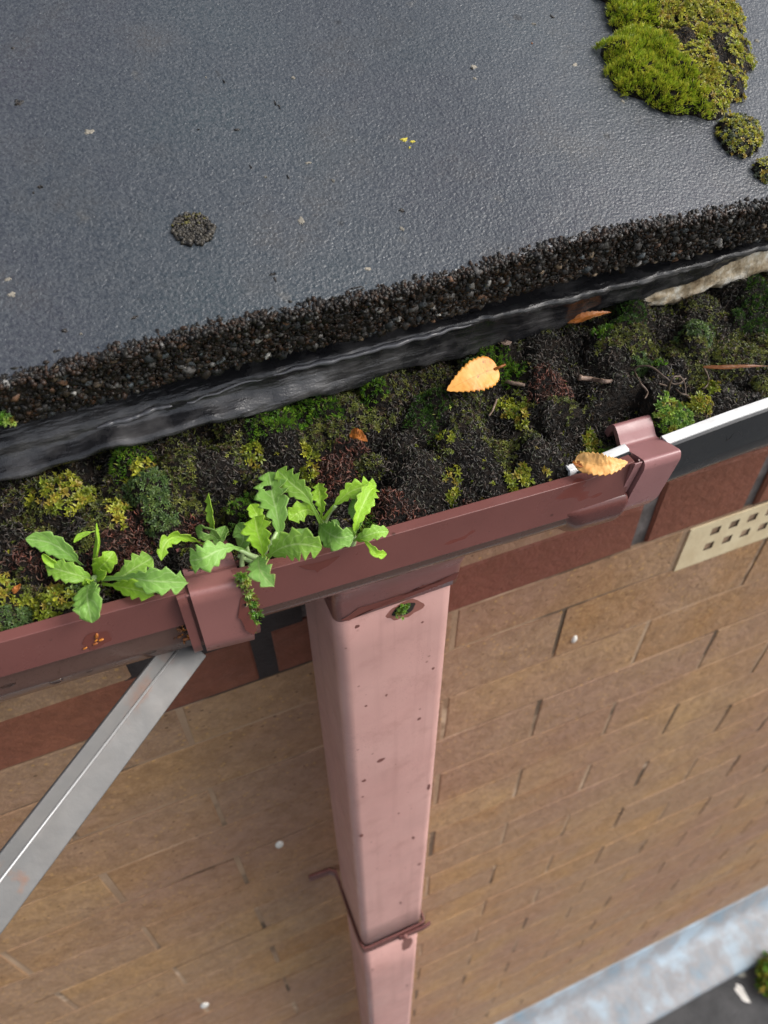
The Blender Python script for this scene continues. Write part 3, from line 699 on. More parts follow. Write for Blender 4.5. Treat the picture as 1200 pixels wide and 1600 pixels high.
cr, cbr = clip('gutter_clip', 'pinkish brown gutter clip with a raised thumb grip, beside the black gutter', .2080, .2281, pr_, zRt, m_clip_r)
# gasket flange and shadow gap on the left of each clip
def flange(parent, prof, x0, x1, inset, zoff, mat, name='gasket_flange', i0=0, i1=None):
    n = len(prof); cx = sum((p for p in prof), Vector((0, 0)))/n; q = []
    for i in range(n):
        a = prof[max(i-1, 0)]; b_ = prof[min(i+1, n-1)]; d = (b_-a).normalized(); nn = Vector((d.y, -d.x))
        if nn.dot(cx-prof[i]) < 0: nn = -nn
        q.append(prof[i]+nn*inset)
    return put(sheet(name, q[i0:i1], .0022, xs_(x0, x1, 2), zoff, mat), parent)
front = lambda pf, z: next(i for i, p in enumerate(pf) if p.x < .2005 and p.y > z)
iL = next(i for i, p in enumerate(pl) if p.x < .2035); iR = next(i for i, p in enumerate(pr_) if p.x < .2085)
flange(cl, pl, -.0042, -.0006, .0010, zL, m_gut, i0=iL); flange(cl, pl, -.0006, .0009, .0030, zL, m_gasket, 'gasket', i0=iL)
flange(cr, pr_, .2030, .2068, .0018, zRt, m_clip_r, i0=iR); flange(cr, pr_, .2068, .2085, .0042, zRt, m_gasket, 'gasket', i0=iR)
flange(cl, pl, .0205, .0245, .0022, zL, m_gut, 'union_sleeve', i0=iL)
# dark union sleeve curving under the gutter left of the right clip
V = []; F = []; nx = 24; prs = round_poly([Vector(p) for p in [(.2030, -.2745), (.2006, -.2775), (.2016, -.2865), (.2062, -.2965), (.2150, -.3060), (.232, -.311), (.26, -.311)]], .005, 4); m = len(prs)
for i in range(nx+1):
    t = i/nx; x = .1705+.036*t
    for j, p in enumerate(prs):
        low = max(0, (-.272-p.y)/.03); cut = (1-min(1, t/.42))**2.2*low*.013
        V.append((x+.004*low*(1-t), p.x-.0010*t+cut*.6, p.y+cut+.0012*(1-t)))
for i in range(nx):
    for j in range(m-1): F.append((i*m+j, (i+1)*m+j, (i+1)*m+j+1, i*m+j+1))
sl_ = mesh_obj('union_sleeve', V, F, m_dark, smooth=True); s_ = sl_.modifiers.new('s', 'SOLIDIFY'); s_.thickness = .0018; s_.offset = -1; put(sl_, cr)

# ------------------------------------------------------------------ downpipe
dp = thing('downpipe', 'faded pink-brown square plastic downpipe running down the brick wall', 'downpipe', (.097, .25, -2.6))
def pipe(x0, x1, y0, y1, z0, z1, r, name):
    zs = [z0+(z1-z0)*i/10 for i in range(11)]
    o = loft(name, [(rounded_rect(x0, x1, y0, y1, r, 8), z) for z in zs], m_pipe); s = o.modifiers.new('s', 'SOLIDIFY'); s.thickness = .0018; s.offset = -1
    return put(o, dp)
up = pipe(.0628, .1290, .2190, .2850, -.905, -.296, .0075, 'upper_pipe')
lo = pipe(.0640, .1278, .2202, .2838, ZR+.03, -.885, .0072, 'lower_pipe')
# round hole in the pipe near the top, ringed with a wet stain and filled with moss
hc = PY(631, 952, .2190)
def disc(name, c, rx, rz, y, mat, parent, seed, rag=.12, n=28, dome=0.0):
    V = [(c.x, y-dome, c.z)]; F = []
    for i in range(n):
        a = 2*math.pi*i/n; q = 1+rag*2*nz(math.cos(a)*1.5+seed, math.sin(a)*1.5); V.append((c.x+rx*q*math.cos(a), y, c.z+rz*q*math.sin(a)))
    for i in range(n): F.append((0, 1+(i+1) % n, 1+i))
    return mesh_obj(name, V, F, mat, parent)
_m = M('wet_stain_on_pipe', rough=.15, coat=.3); _m.set('Base Color', (.30, .12, .095)); m_stain = _m.m
disc('wet_stain', hc+Vector((.0005, 0, -.0005)), .0092, .0080, .21895, m_stain, up, 2.2, .22)
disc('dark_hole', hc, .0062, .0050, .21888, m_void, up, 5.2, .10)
disc('wet_run', PY(636, 1475, .2202)+Vector((0, 0, 0)), .0075, .022, .22012, m_stain, lo, 3.1, .2)
for (u, v, rx, rz) in [(595, 1188, .0036, .0024), (569, 1220, .0018, .002), (567, 1245, .0011, .0012), (670, 1229, .0018, .0045), (565, 1306, .0018, .0034), (646, 1309, .0014, .003), (655, 1350, .0020, .0022), (558, 979, .0020, .0014), (655, 1123, .0016, .0016), (604, 1086, .0010, .0012), (572, 1103, .0010, .0010), (677, 1044, .0012, .0012), (660, 972, .0009, .0009), (626, 1411, .0012, .004), (583, 1517, .0014, .004), (637, 1541, .0018, .004), (623, 1271, .0012, .0012)]:
    disc('dirt_spot', PY(u, v, .219), rx*.8, rz, .21893 if v < 1440 else .2201, m_gasket, up if v < 1440 else lo, u*.1, .3, 12)

# bent strap round the pipe with its arm fixed to the wall
st = thing('pipe_strap', 'thin brown metal strap round the downpipe with an arm bent to the wall', 'pipe bracket', (.1, .25, -.89))
zs = -.905
def strap(name, pts, h, th, mat):
    V = []; F = []
    for i, p in enumerate(pts):
        p = Vector(p); d = (Vector(pts[min(i+1, len(pts)-1)])-Vector(pts[max(i-1, 0)])); d.z = 0; d.normalize(); nn = Vector((d.y, -d.x, 0))
        for a, b_ in ((-1, -1), (1, -1), (1, 1), (-1, 1)): V.append(p+nn*(a*th/2)+Vector((0, 0, b_*h/2)))
    for i in range(len(pts)-1):
        for k in range(4): q = (k+1) % 4; F.append((i*4+k, i*4+q, i*4+4+q, i*4+4+k))
    F.append((3, 2, 1, 0)); o_ = (len(pts)-1)*4; F.append((o_, o_+1, o_+2, o_+3))
    o = mesh_obj(name, V, F, mat); return bevel(o, .0006, 1)
wl = PY(497, 1337, .303)
put(strap('strap_band', [(.0625, .302, zs), (.0612, .262, zs), (.0612, .2222, zs), (.0628, .2176, zs), (.0700, .2168, zs), (.095, .2166, zs), (.1245, .2168, zs), (.1300, .2180, zs), (.1306, .224, zs), (.1306, .262, zs)], .017, .0022, m_gut), st)
put(strap('wall_arm', [(.0335, .3035, -.898), (.040, .3030, -.898), (.0555, .3025, -.899), (.0618, .298, -.901), (.0622, .285, -.903)], .013, .003, m_gut), st)
put(strap('strap_tail', [(.100, .2142, zs-.001), (.128, .2138, zs-.001), (.1362, .2150, zs-.001)], .011, .002, m_gut), st)
bm = bmesh.new(); bmesh.ops.create_cone(bm, cap_ends=True, segments=6, radius1=.0035, radius2=.0032, depth=.004, matrix=Matrix.Translation((.106, .2120, zs+.002)) @ Matrix.Rotation(R(90), 4, 'X'))
me = bpy.data.meshes.new('bolt'); bm.to_mesh(me); bm.free(); me.materials.append(m_gasket); o = bpy.data.objects.new('bolt', me); COL.objects.link(o); put(o, st)

# ------------------------------------------------------------------ galvanised angle strut at the left
su = thing('steel_strut', 'galvanised steel angle strut slanting down to the left from under the gutter clip', 'strut')
def strut():
    dT, dB = .345, .285
    T = [PD(270, 1003, dT+.007), PD(287, 1001, dT), PD(311, 1001, dT+.0035)]; Tr = PD(322, 1040, dT+.0065)
    B = [PD(0, 1338, dB+.007), PD(0, 1376, dB), PD(0, 1457, dB+.005)]
    # parallel bar: keep the ridge line, take flange directions from the top and bottom pixels
    rt = PD(287, 1003, dT); rb = PD(0, 1376, dB); ax = (rb-rt).normalized(); rt = rt-ax*.002
    FO = -.004
    mainw = .0120; sidew = .0064
    # flange directions perpendicular to the axis, matched to where the outer edges show
    def fdir(q, w):
        d = q-rt; d = d-ax*d.dot(ax); return d.normalized()*w
    e1 = fdir(PD(325, 1032, dT+.004), mainw); e2 = fdir(PD(268, 1003, dT+FO), sidew)
    L = (rb-rt).length+.16
    # local frame: thickness away from the camera
    n1 = ax.cross(e1).normalized(); n1 = n1 if n1.dot(rt) > 0 else -n1
    n2 = ax.cross(e2).normalized(); n2 = n2 if n2.dot(rt) > 0 else -n2
    th = .0022
    for nm, e, nn in (('web', e1, n1), ('flange', e2, n2)):
        V = []; F = []
        for k in range(2):
            b0 = rt+ax*(L*k)+(e.normalized()*.0062*0 if k else Vector())
            for p in (Vector(), e, e+nn*th, nn*th): V.append(b0+p)
        for k in range(4): q = (k+1) % 4; F.append((k, q, 4+q, 4+k))
        F += [(3, 2, 1, 0), (4, 5, 6, 7)]
        o = mesh_obj(nm, V, F, m_steel, su); bm = bmesh.new(); bm.from_mesh(o.data); bmesh.ops.recalc_face_normals(bm, faces=bm.faces); bm.to_mesh(o.data); bm.free(); bevel(o, .0006, 2)
    tube('bright_edge', [rt+ax*.004-(n1+n2)*.0001, rt+ax*L-(n1+n2)*.0001], .0006, m_ridge, su, 6)
_m = M('bright_ridge_zinc', rough=.35, metal=.4); _m.set('Base Color', (.38, .38, .38)); m_ridge = _m.m  # paler zinc for the line along the strut ridge
strut()

# ------------------------------------------------------------------ soil and moss in the gutter
def base_z(x, y):
    f = (lipz(x)-.0035) if x < .16 else lerp(x, [(.16, lipz(.16)-.0035), (.185, -.2612), (.23, -.2590), (.28, -.2555), (.35, -.252)]); bk = lerp(x, [(-.06, -.2208), (.06, -.2212), (.10, -.2232), (.15, -.2255), (.21, -.2245), (.26, -.2250), (.29, -.2310), (.33, -.227)])
    t = min(1, max(0, (y-.207)/.063)); return f+(bk-f)*t**.9
# patches: pixel u, v, radius px, kind, height mm
PT = [(95, 775, 50, 'Y', 3), (60, 800, 35, 'O', 2), (150, 800, 40, 'O', 2), (205, 725, 35, 'G', 3), (235, 765, 50, 'B', 5), (215, 735, 30, 'Y', 3), (180, 790, 30, 'Y', 3), (285, 735, 40, 'O', 3), (250, 800, 30, 'B', 4), (280, 770, 35, 'O', 3), (205, 795, 25, 'R', 3), (20, 840, 45, 'K', 0), (60, 870, 45, 'R', 0), (110, 820, 45, 'K', 0),
      (135, 845, 25, 'O', 1), (190, 860, 55, 'R', 0), (250, 880, 45, 'K', 0), (35, 905, 30, 'O', 3), (80, 935, 45, 'Y', 5), (20, 960, 36, 'B', 5), (60, 975, 40, 'Y', 5), (115, 915, 28, 'B', 3), (15, 915, 30, 'Y', 4), (140, 720, 30, 'K', -1), (185, 950, 40, 'K', -2), (325, 730, 35, 'K', 1), (350, 745, 25, 'K', 0),
      (375, 790, 36, 'G', 6), (395, 810, 26, 'G', 5), (350, 800, 22, 'O', 3), (300, 815, 32, 'R', 1), (345, 690, 30, 'O', 2), (405, 665, 22, 'G', 4), (430, 665, 34, 'G', 4), (470, 640, 34, 'G', 4), (510, 630, 30, 'G', 4), (545, 612, 34, 'O', 4), (580, 610, 26, 'G', 4), (590, 640, 34, 'O', 3), (500, 670, 40, 'O', 2), (440, 710, 45, 'K', 1),
      (395, 705, 20, 'Y', 2), (482, 700, 17, 'Y', 3), (480, 725, 14, 'Y', 3), (530, 715, 42, 'R', 4), (515, 745, 30, 'R', 3), (560, 690, 20, 'R', 4), (570, 715, 28, 'O', 3), (500, 790, 50, 'K', -2), (610, 800, 42, 'R', 6), (650, 800, 28, 'R', 4), (575, 815, 24, 'G', 3), (590, 830, 20, 'Y', 3), (670, 630, 34, 'D', 4), (655, 660, 30, 'D', 3),
      (700, 685, 17, 'Y', 2), (712, 735, 14, 'Y', 4), (705, 750, 16, 'Y', 4), (640, 730, 40, 'K', 5), (660, 760, 45, 'K', 4), (640, 690, 35, 'K', 1), (600, 670, 36, 'K', 1), (755, 770, 45, 'K', 5), (750, 720, 45, 'K', 3), (740, 780, 25, 'R', 3), (717, 793, 14, 'Y', 3), (775, 555, 34, 'G', 5), (800, 565, 26, 'G', 4), (745, 570, 26, 'D', 3),
      (865, 600, 40, 'R', 6), (885, 655, 46, 'K', 9), (930, 655, 15, 'Y', 6), (925, 680, 15, 'Y', 5), (880, 630, 30, 'O', 8), (800, 625, 28, 'Y', 2), (818, 650, 16, 'Y', 3), (790, 660, 25, 'K', -4), (845, 720, 40, 'K', 6), (830, 690, 20, 'O', 5), (815, 740, 20, 'Y', 5), (850, 735, 15, 'Y', 6), (795, 745, 12, 'Y', 4), (870, 745, 25, 'K', 3), (780, 700, 35, 'O', 2),
      (950, 700, 25, 'G', 2), (990, 610, 60, 'K', 4), (960, 560, 30, 'K', 1), (850, 560, 40, 'K', 3), (900, 525, 36, 'K', 1), (905, 570, 34, 'K', 0), (945, 525, 24, 'G', 3), (960, 540, 34, 'O', 3), (985, 500, 36, 'D', 5), (1000, 530, 36, 'O', 5), (1010, 560, 26, 'B', 4), (1030, 575, 16, 'G', 4), (1080, 545, 45, 'O', 6), (1110, 510, 12, 'B', 6), (1060, 500, 30, 'K', 1),
      (1085, 520, 35, 'B', 5), (1140, 545, 40, 'O', 4), (1180, 530, 40, 'O', 3), (1180, 490, 36, 'D', 6), (1190, 460, 36, 'D', 6), (1140, 450, 30, 'K', 0), (1045, 640, 34, 'V', 6), (1030, 660, 20, 'G', 5), (1070, 655, 24, 'V', 6), (1095, 625, 20, 'Y', 5), (1100, 655, 22, 'O', 5), (1110, 600, 24, 'Y', 3), (1090, 580, 30, 'O', 2), (1150, 620, 50, 'K', 2), (1195, 600, 26, 'O', 3), (1050, 600, 36, 'K', 0), (1025, 610, 30, 'K', 1)]
rngp = random.Random(11)
WP = []
for u, v, r, kd, h in PT:
    y = .235; 
    for _ in range(6):
        p = PZ(u, v, base_z(0 if _ == 0 else p.x, y)+h*.0007); y = p.y
    WP.append((p.x, p.y, r*(ray(u, v)*(p.z/ray(u, v).z)).dot(FWD)/FPX, kd, h*.001))
# beyond the frame, so that the gutter is filled there too
for i in range(60):
    x = rngp.choice([rngp.uniform(-.32, -.075), rngp.uniform(.36, .55)]); WP.append((x, rngp.uniform(.21, .275), rngp.uniform(.008, .016), rngp.choice('YOBGRKKDO'), rngp.uniform(0, .006)))
PXA = np.array([[a, b_, c, h] for a, b_, c, k_, h in WP]); KIND = [w[3] for w in WP]
clumps = np.array([(rngp.uniform(-.32, .56), rngp.uniform(.20, .30), rngp.uniform(.0065, .0135), rngp.uniform(.004, .0105)) for _ in range(420)])
def height(x, y, fine=True):
    z = base_z(x, y)
    d = ((PXA[:, 0]-x)**2+((PXA[:, 1]-y)*1.15)**2)/PXA[:, 2]**2; wgt = np.clip(1-d, 0, None)
    z += float(np.max(np.sqrt(wgt)*PXA[:, 3])) + float(np.min(np.sqrt(wgt)*np.minimum(PXA[:, 3], 0)))
    d = ((clumps[:, 0]-x)**2+((clumps[:, 1]-y)*1.2)**2)/clumps[:, 2]**2
    z += float(np.max(np.sqrt(np.clip(1-d, 0, None))*clumps[:, 3]))-.0066
    z += .0012*nz(x*110, y*110)+(.0007*nz(x*330, y*330, 2) if fine else 0)
    if x < .178:
        if y < .2085: z = min(z, lipz(x)-.0030)
    elif y < .232:
        lim = (lipr(x) if x > .229 else -.2605)-.0015; z = min(z, lim+max(0, (y-(.213 if x > .229 else .224))*1.1))
    # dark hollow under the felt at the back
    return z
gx = np.arange(-.32, .56, .0016); gy = np.arange(.2042, .302, .0016); HM = np.zeros((len(gx), len(gy))); V = []; F = []
for i, x in enumerate(gx):
    for j, y in enumerate(gy):
        HM[i, j] = height(x, y); V.append((x, y, HM[i, j]))
ng = len(gy); ii, jj = np.meshgrid(np.arange(len(gx)-1), np.arange(ng-1), indexing='ij'); ii = ii.ravel(); jj = jj.ravel()
F = np.stack([ii*ng+jj, (ii+1)*ng+jj, (ii+1)*ng+jj+1, ii*ng+jj+1], 1)
soil = np_mesh('gutter_soil', np.array(V), F, m_soil, smooth=True); stuff(soil); tag(soil, 'black wet soil and rotted debris filling the gutter', 'soil')
def samp(x, y):
    fi = np.clip((x-gx[0])/.0016, 0, len(gx)-2.001); fj = np.clip((y-gy[0])/.0016, 0, ng-2.001); i = fi.astype(int); j = fj.astype(int); a = fi-i; b_ = fj-j
    z = HM[i, j]*(1-a)*(1-b_)+HM[i+1, j]*a*(1-b_)+HM[i, j+1]*(1-a)*b_+HM[i+1, j+1]*a*b_
    e = .0016; dzx = (HM[i+1, j]-HM[i, j])/e; dzy = (HM[i, j+1]-HM[i, j])/e
    n = np.stack([-dzx, -dzy, np.ones_like(z)], 1); n /= np.linalg.norm(n, axis=1)[:, None]; return z, n
# templates -----------------------------------------------------------------
def t_star(nl, outer, inner, w, seed):
    r = random.Random(seed); V = []; F = []
    for k in range(nl):
        ring = k % 2; a = 2*math.pi*k/nl+r.uniform(-.25, .25); el = R(r.uniform(8, 30) if ring == 0 else r.uniform(42, 70)); L = (outer if ring == 0 else inner)*r.uniform(.8, 1.1)
        d = Vector((math.cos(a)*math.cos(el), math.sin(a)*math.cos(el), math.sin(el))); s = Vector((-math.sin(a), math.cos(a), 0))*w/2; up = Vector((0, 0, 1))*L*.10; o = len(V)
        V += [Vector((0, 0, .05)), d*L*.5+s+up, d*L-up*.6, d*L*.5-s+up, d*L*.5+up*.4]
        F += [(o, o+1, o+4), (o+1, o+2, o+4), (o+2, o+3, o+4), (o+3, o, o+4)]
    return np.array(V), np.array(F)
def t_needles(nl, L, w, spread, seed):
    r = random.Random(seed); V = []; F = []
    for k in range(nl):
        a = r.uniform(0, 6.28); t = R(r.uniform(0, spread)); d = Vector((math.cos(a)*math.sin(t), math.sin(a)*math.sin(t), math.cos(t))); b0 = Vector((r.uniform(-.3, .3), r.uniform(-.3, .3), 0)); s = d.cross(Vector((r.uniform(-1, 1), r.uniform(-1, 1), .1))).normalized()*w/2; l = L*r.uniform(.7, 1.15); o = len(V)
        V += [b0-s*.5, b0+s*.5, b0+d*l*.55+s, b0+d*l*.55-s, b0+d*l]; F += [(o, o+1, o+2), (o, o+2, o+3), (o+3, o+2, o+4)]
    return np.array(V), np.array(F)
def t_curl(seed, L=1.0, w=.17):
    r = random.Random(seed); pts = []; p = Vector((0, 0, 0)); a = r.uniform(0, 6.28); bend = r.uniform(-1.3, 1.3)
    for k in range(5): pts.append(p.copy()); p = p+Vector((math.cos(a), math.sin(a), r.uniform(-.2, .5)*(1 if k < 2 else -1)))*L/4; a += bend*r.uniform(.4, 1)
    V, F = tube('', pts, lambda t: w/2*(1-.75*abs(2*t-1)**2), None, seg=4, vf=True)
    T = []
    for f in F: T += [(f[0], f[i], f[i+1]) for i in range(1, len(f)-1)]
    return np.array([tuple(v) for v in V]), np.array(T)
TM = {'star': [t_star(11, 1, .75, .34, s) for s in range(5)], 'bstar': [t_star(9, 1, .8, .26, 20+s) for s in range(4)], 'needle': [t_needles(8, 1, .13, 42, s) for s in range(6)], 'curl': [t_curl(s) for s in range(9)], 'leafy': [t_star(8, 1, .8, .55, 40+s) for s in range(4)]}
def frame(n, yaw):
    t = np.stack([np.cos(yaw), np.sin(yaw), np.zeros_like(yaw)], 1); t -= n*np.sum(t*n, 1)[:, None]; t /= np.linalg.norm(t, axis=1)[:, None]; b_ = np.cross(n, t); return np.stack([t, b_, n], 2)
PALS = {'Y': [(.30, .32, .03), (.42, .42, .04), (.18, .22, .02), (.34, .26, .04), (.24, .30, .03)], 'G': [(.10, .25, .02), (.17, .36, .025), (.08, .17, .02), (.22, .36, .03)], 'B': [(.09, .16, .05), (.13, .21, .06), (.06, .11, .03), (.15, .22, .05)],
        'D': [(.05, .12, .02), (.08, .17, .02), (.03, .07, .015)], 'O': [(.09, .115, .02), (.15, .17, .03), (.05, .06, .018), (.20, .21, .04), (.09, .06, .03)], 'R': [(.085, .030, .020), (.15, .050, .032), (.05, .02, .015), (.12, .065, .045)],
        'K': [(.030, .026, .022), (.045, .036, .029), (.015, .014, .012), (.07, .052, .040), (.04, .042, .025)], 'V': [(.20, .34, .05), (.32, .45, .08), (.24, .22, .03), (.12, .24, .04)]}
def kinds_at(x, y):
    wob = np.array([nz(a*140, b_*140)*.35+nz(a*420, b_*420, 3)*.25 for a, b_ in zip(x, y)])
    D = ((PXA[None, :, 0]-x[:, None])**2+((PXA[None, :, 1]-y[:, None])*1.15)**2)/PXA[None, :, 2]**2
    k_ = np.argmin(D, 1); d = np.sqrt(D[np.arange(len(x)), k_])+wob
    return [KIND[k_[i]] if d[i] < 1.0 else ('K' if (d[i] < 1.2 and x[i] > .06) or (i % 2) else 'O') for i in range(len(x))]
XS0, XS1 = -.20, .46
def scat_kind(tname, sel, x, y, size, sj, pals, sink=.2, lean=.25):
    """scatter template tname at the selected points; returns arrays"""
    out = []
    idx = np.nonzero(sel)[0]; tl = TM[tname]; which = rng.integers(0, len(tl), len(idx))
    z, n = samp(x, y)
    for t, (tv, tf) in enumerate(tl):
        q = idx[which == t]
        if len(q) == 0: continue
        s = size*rng.uniform(1-sj, 1+sj, len(q)); nn = n[q]+rng.normal(0, lean, (len(q), 3)); nn /= np.linalg.norm(nn, axis=1)[:, None]
        pos = np.stack([x[q], y[q], z[q]], 1)-nn*(s*sink)[:, None]
        c = np.array([pals[i][rng.integers(0, len(pals[i]))] for i in q])*rng.uniform(.65, 1.25, (len(q), 1))
        V, F, C = scatter(tv, tf, pos, np.stack([s]*3, 1), frame(nn, rng.uniform(0, 6.28, len(q))), c)
        out.append((V, F, C))
    return out
def join(lst):
    V = []; F = []; C = []; o = 0
    for v, f, c in lst: V.append(v); F.append(f+o); C.append(c); o += len(v)
    return np.concatenate(V), np.concatenate(F), np.concatenate(C)
def tipgrad(V, F, C): return C
# dead wet curled moss everywhere
N = 60000; x = rng.uniform(XS0, XS1, N); y = rng.uniform(.2068, .292, N); y = np.where((x > .178) & (y < .2125), y+.008, y); kd = kinds_at(x, y); kda = np.array(kd)
P_ = [PALS[k_ if k_ in 'KR' else ('K' if rng.random() < .6 else 'O')] for k_ in kd]
V, F, C = join(scat_kind('curl', np.isin(kda, list('KR')), x, y, .0027, .45, P_, -.05, .5)+scat_kind('curl', ~np.isin(kda, list('KR')) & (rng.random(N) < .4), x, y, .0022, .4, P_, .05, .5))
o = np_mesh('dead_moss', V, F, m_wet, None, C, smooth=True); stuff(o); tag(o, 'black and red-brown curled wet dead moss clumps in the gutter', 'moss')
# living moss
N = 46000; x = rng.uniform(XS0, XS1, N); y = rng.uniform(.2068, .29, N); y = np.where((x > .178) & (y < .2125), y+.008, y); kd = kinds_at(x, y); kda = np.array(kd); P_ = [PALS[k_] for k_ in kd]; rr_ = rng.random(N)
L = scat_kind('star', (kda == 'Y') & (rr_ < .42), x, y, .0025, .35, P_, .0, .25)+scat_kind('needle', (kda == 'G'), x, y, .0020, .3, P_, .1, .3)+scat_kind('needle', (kda == 'D') , x, y, .0018, .3, P_, .1, .35)
L += scat_kind('bstar', (kda == 'B'), x, y, .0018, .3, P_, 0, .35)+scat_kind('bstar', (kda == 'O') & (rr_ < .85), x, y, .0016, .35, P_, 0, .4)+scat_kind('bstar', (kda == 'K') & (rr_ < .02), x, y, .0013, .4, [PALS['Y']]*N, 0, .4)+scat_kind('leafy', (kda == 'V') & (rr_ < .8), x, y, .0021, .3, P_, 0, .3)
L += scat_kind('needle', (kda == 'R') & (rr_ < .5), x, y, .0016, .3, P_, 0, .6)
V, F, C = join(L); o = np_mesh('gutter_moss', V, F, m_moss, None, C); stuff(o); tag(o, 'green, olive and yellow-green living moss growing in the gutter', 'moss')

# ------------------------------------------------------------------ moss cushions on the roof tile
def cushion(name, label, outline, hgt, kinds, dens, seed, group=None):
    """outline: pixel polygon on the tile; dome with shoots"""
    pts = [on_tile(u, v) for u, v in outline]; c = sum(pts, Vector())/len(pts)
    ax = Vector((1, 0, 0)); ay = Vector((0, math.cos(AL), math.sin(AL))); loc = [((p-c).dot(ax), (p-c).dot(ay)) for p in pts]
    sm = [ (q.x, q.y) for q in smooth_poly([(a, b_, 0) for a, b_ in loc], 5, True)]
    ang = [(math.atan2(b_, a), math.hypot(a, b_)) for a, b_ in sm]; ang.sort(); A = np.array([a for a, _ in ang]); Rr = np.array([b_ for _, b_ in ang])
    A = np.concatenate([A-2*math.pi, A, A+2*math.pi]); Rr = np.concatenate([Rr]*3)
    rad = lambda a: np.interp(a, A, Rr)*(1+.05*np.sin(a*9+seed)+.035*np.sin(a*17+seed*2)+.025*np.sin(a*31))
    def H(px_, py_):
        r_ = np.hypot(px_, py_)/rad(np.arctan2(py_, px_)); nn = np.array([nz(a*90+seed, b_*90)*.35+nz(a*220+seed, b_*220)*.2 for a, b_ in zip(np.atleast_1d(px_), np.atleast_1d(py_))])
        return hgt*np.clip(1-r_**3.0, 0, 1)**.55*(1+nn)
    V = []; F = []; nr, na = 14, 48; V.append(tuple(c+TN*float(H(np.array([0.]), np.array([1e-6]))[0])))
    for i in range(1, nr+1):
        for k in range(na):
            a = -math.pi+2*math.pi*k/na; r_ = float(rad(a))*i/nr; xx, yy = r_*math.cos(a), r_*math.sin(a); h_ = float(H(np.array([xx]), np.array([yy]))[0])-.0006; V.append(tuple(c+ax*xx+ay*yy+TN*h_))
    for k in range(na):
        q = (k+1) % na; F.append((0, 1+k, 1+q))
        for i in range(nr-1): a = 1+i*na; F.append((a+k, a+na+k, a+na+q, a+q))
    t = thing(name, label, 'moss', tuple(c), group); put(mesh_obj('moss_base', V, F, m_soil, smooth=True), t)
    ext = float(Rr.max()); n = int(dens*(2*ext*1000)**2); X = rng.uniform(-ext, ext, n); Y = rng.uniform(-ext, ext, n); ok = np.hypot(X, Y) < rad(np.arctan2(Y, X))*.99; X = X[ok]; Y = Y[ok]; n = len(X)
    h0 = H(X, Y); e = .0008; dx = (H(X+e, Y)-h0)/e; dy = (H(X, Y+e)-h0)/e; dx = np.clip(dx, -2, 2); dy = np.clip(dy, -2, 2)
    axn, ayn, tn = np.array(ax), np.array(ay), np.array(TN)
    nrm = tn[None]-dx[:, None]*axn[None]-dy[:, None]*ayn[None]; nrm += tn[None]*.4; nrm /= np.linalg.norm(nrm, axis=1)[:, None]
    pos = np.array(c)[None]+X[:, None]*axn+Y[:, None]*ayn+(h0[:, None]-.0006)*tn
    kd = kinds(X, Y, ext); L = []
    for (tname, size, pal) in set((k_[0], k_[1], k_[2]) for k_ in kd):
        sel = np.array([k_ == (tname, size, pal) for k_ in kd]); idx = np.nonzero(sel)[0]; wh = rng.integers(0, len(TM[tname]), len(idx))
        for ti, (tv, tf) in enumerate(TM[tname]):
            q = idx[wh == ti]
            if len(q) == 0: continue
            s = size*rng.uniform(.75, 1.25, len(q)); nn = nrm[q]+rng.normal(0, .16, (len(q), 3)); nn /= np.linalg.norm(nn, axis=1)[:, None]
            cc = np.array([CP[pal][rng.integers(0, len(CP[pal]))] for _ in q])*rng.uniform(.75, 1.2, (len(q), 1))
            L.append(scatter(tv, tf, pos[q], np.stack([s]*3, 1), frame(nn, rng.uniform(0, 6.28, len(q))), cc))
    V, F, C = join(L); stuff(put(np_mesh('moss_shoots', V, F, m_moss, None, C), t)); return t
CP = {'lime': [(.34, .42, .03), (.44, .50, .04), (.24, .33, .02), (.48, .47, .05)], 'olive': [(.40, .40, .05), (.54, .52, .06), (.25, .27, .03), (.38, .28, .05)], 'brown': [(.06, .04, .02), (.10, .06, .03), (.04, .03, .02), (.16, .11, .04)], 'grey': [(.14, .16, .10), (.20, .22, .15), (.09, .11, .06)]}
def k_main(X, Y, ext):
    out = []
    for x_, y_ in zip(X, Y):
        n_ = nz(x_*80, y_*80, 4)+nz(x_*230, y_*230, 5)*.5
        if x_ < -.004 + .006*n_: out.append(('needle', .0026, 'lime'))
        elif n_ > .28 and x_ > -.008: out.append(('curl', .0019, 'brown'))
        elif n_ > -.12: out.append(('star', .0017, 'olive') if rng.random() < .38 else ('curl', .0018, 'brown'))
        elif n_ < -.42: out.append(('needle', .0022, 'olive'))
        else: out.append(('star', .0018, 'olive') if rng.random() < .55 else (('star', .0019, 'lime') if rng.random() < .4 else ('curl', .0017, 'brown')))
    return out
k_lime = lambda X, Y, ext: [('needle', .0024, 'lime') if rng.random() < .75 else ('star', .0018, 'olive') for _ in X]
k_small = lambda X, Y, ext: [('star', .0017, 'olive') if rng.random() < .38 else (('bstar', .0016, 'grey') if rng.random() < .5 else ('curl', .0016, 'brown')) for _ in X]
GRP = 'moss cushions growing on the roof tile'
cushion('moss_cushion', 'large bright green and olive moss cushion on the roof tile at the top right', [(940, 88), (958, 58), (1000, 52), (1030, 62), (1060, 40), (1110, 30), (1150, 45), (1172, 80), (1172, 105), (1158, 150), (1130, 178), (1100, 185), (1060, 178), (1010, 165), (965, 140), (945, 115)], .0085, k_main, .9, 3, GRP)
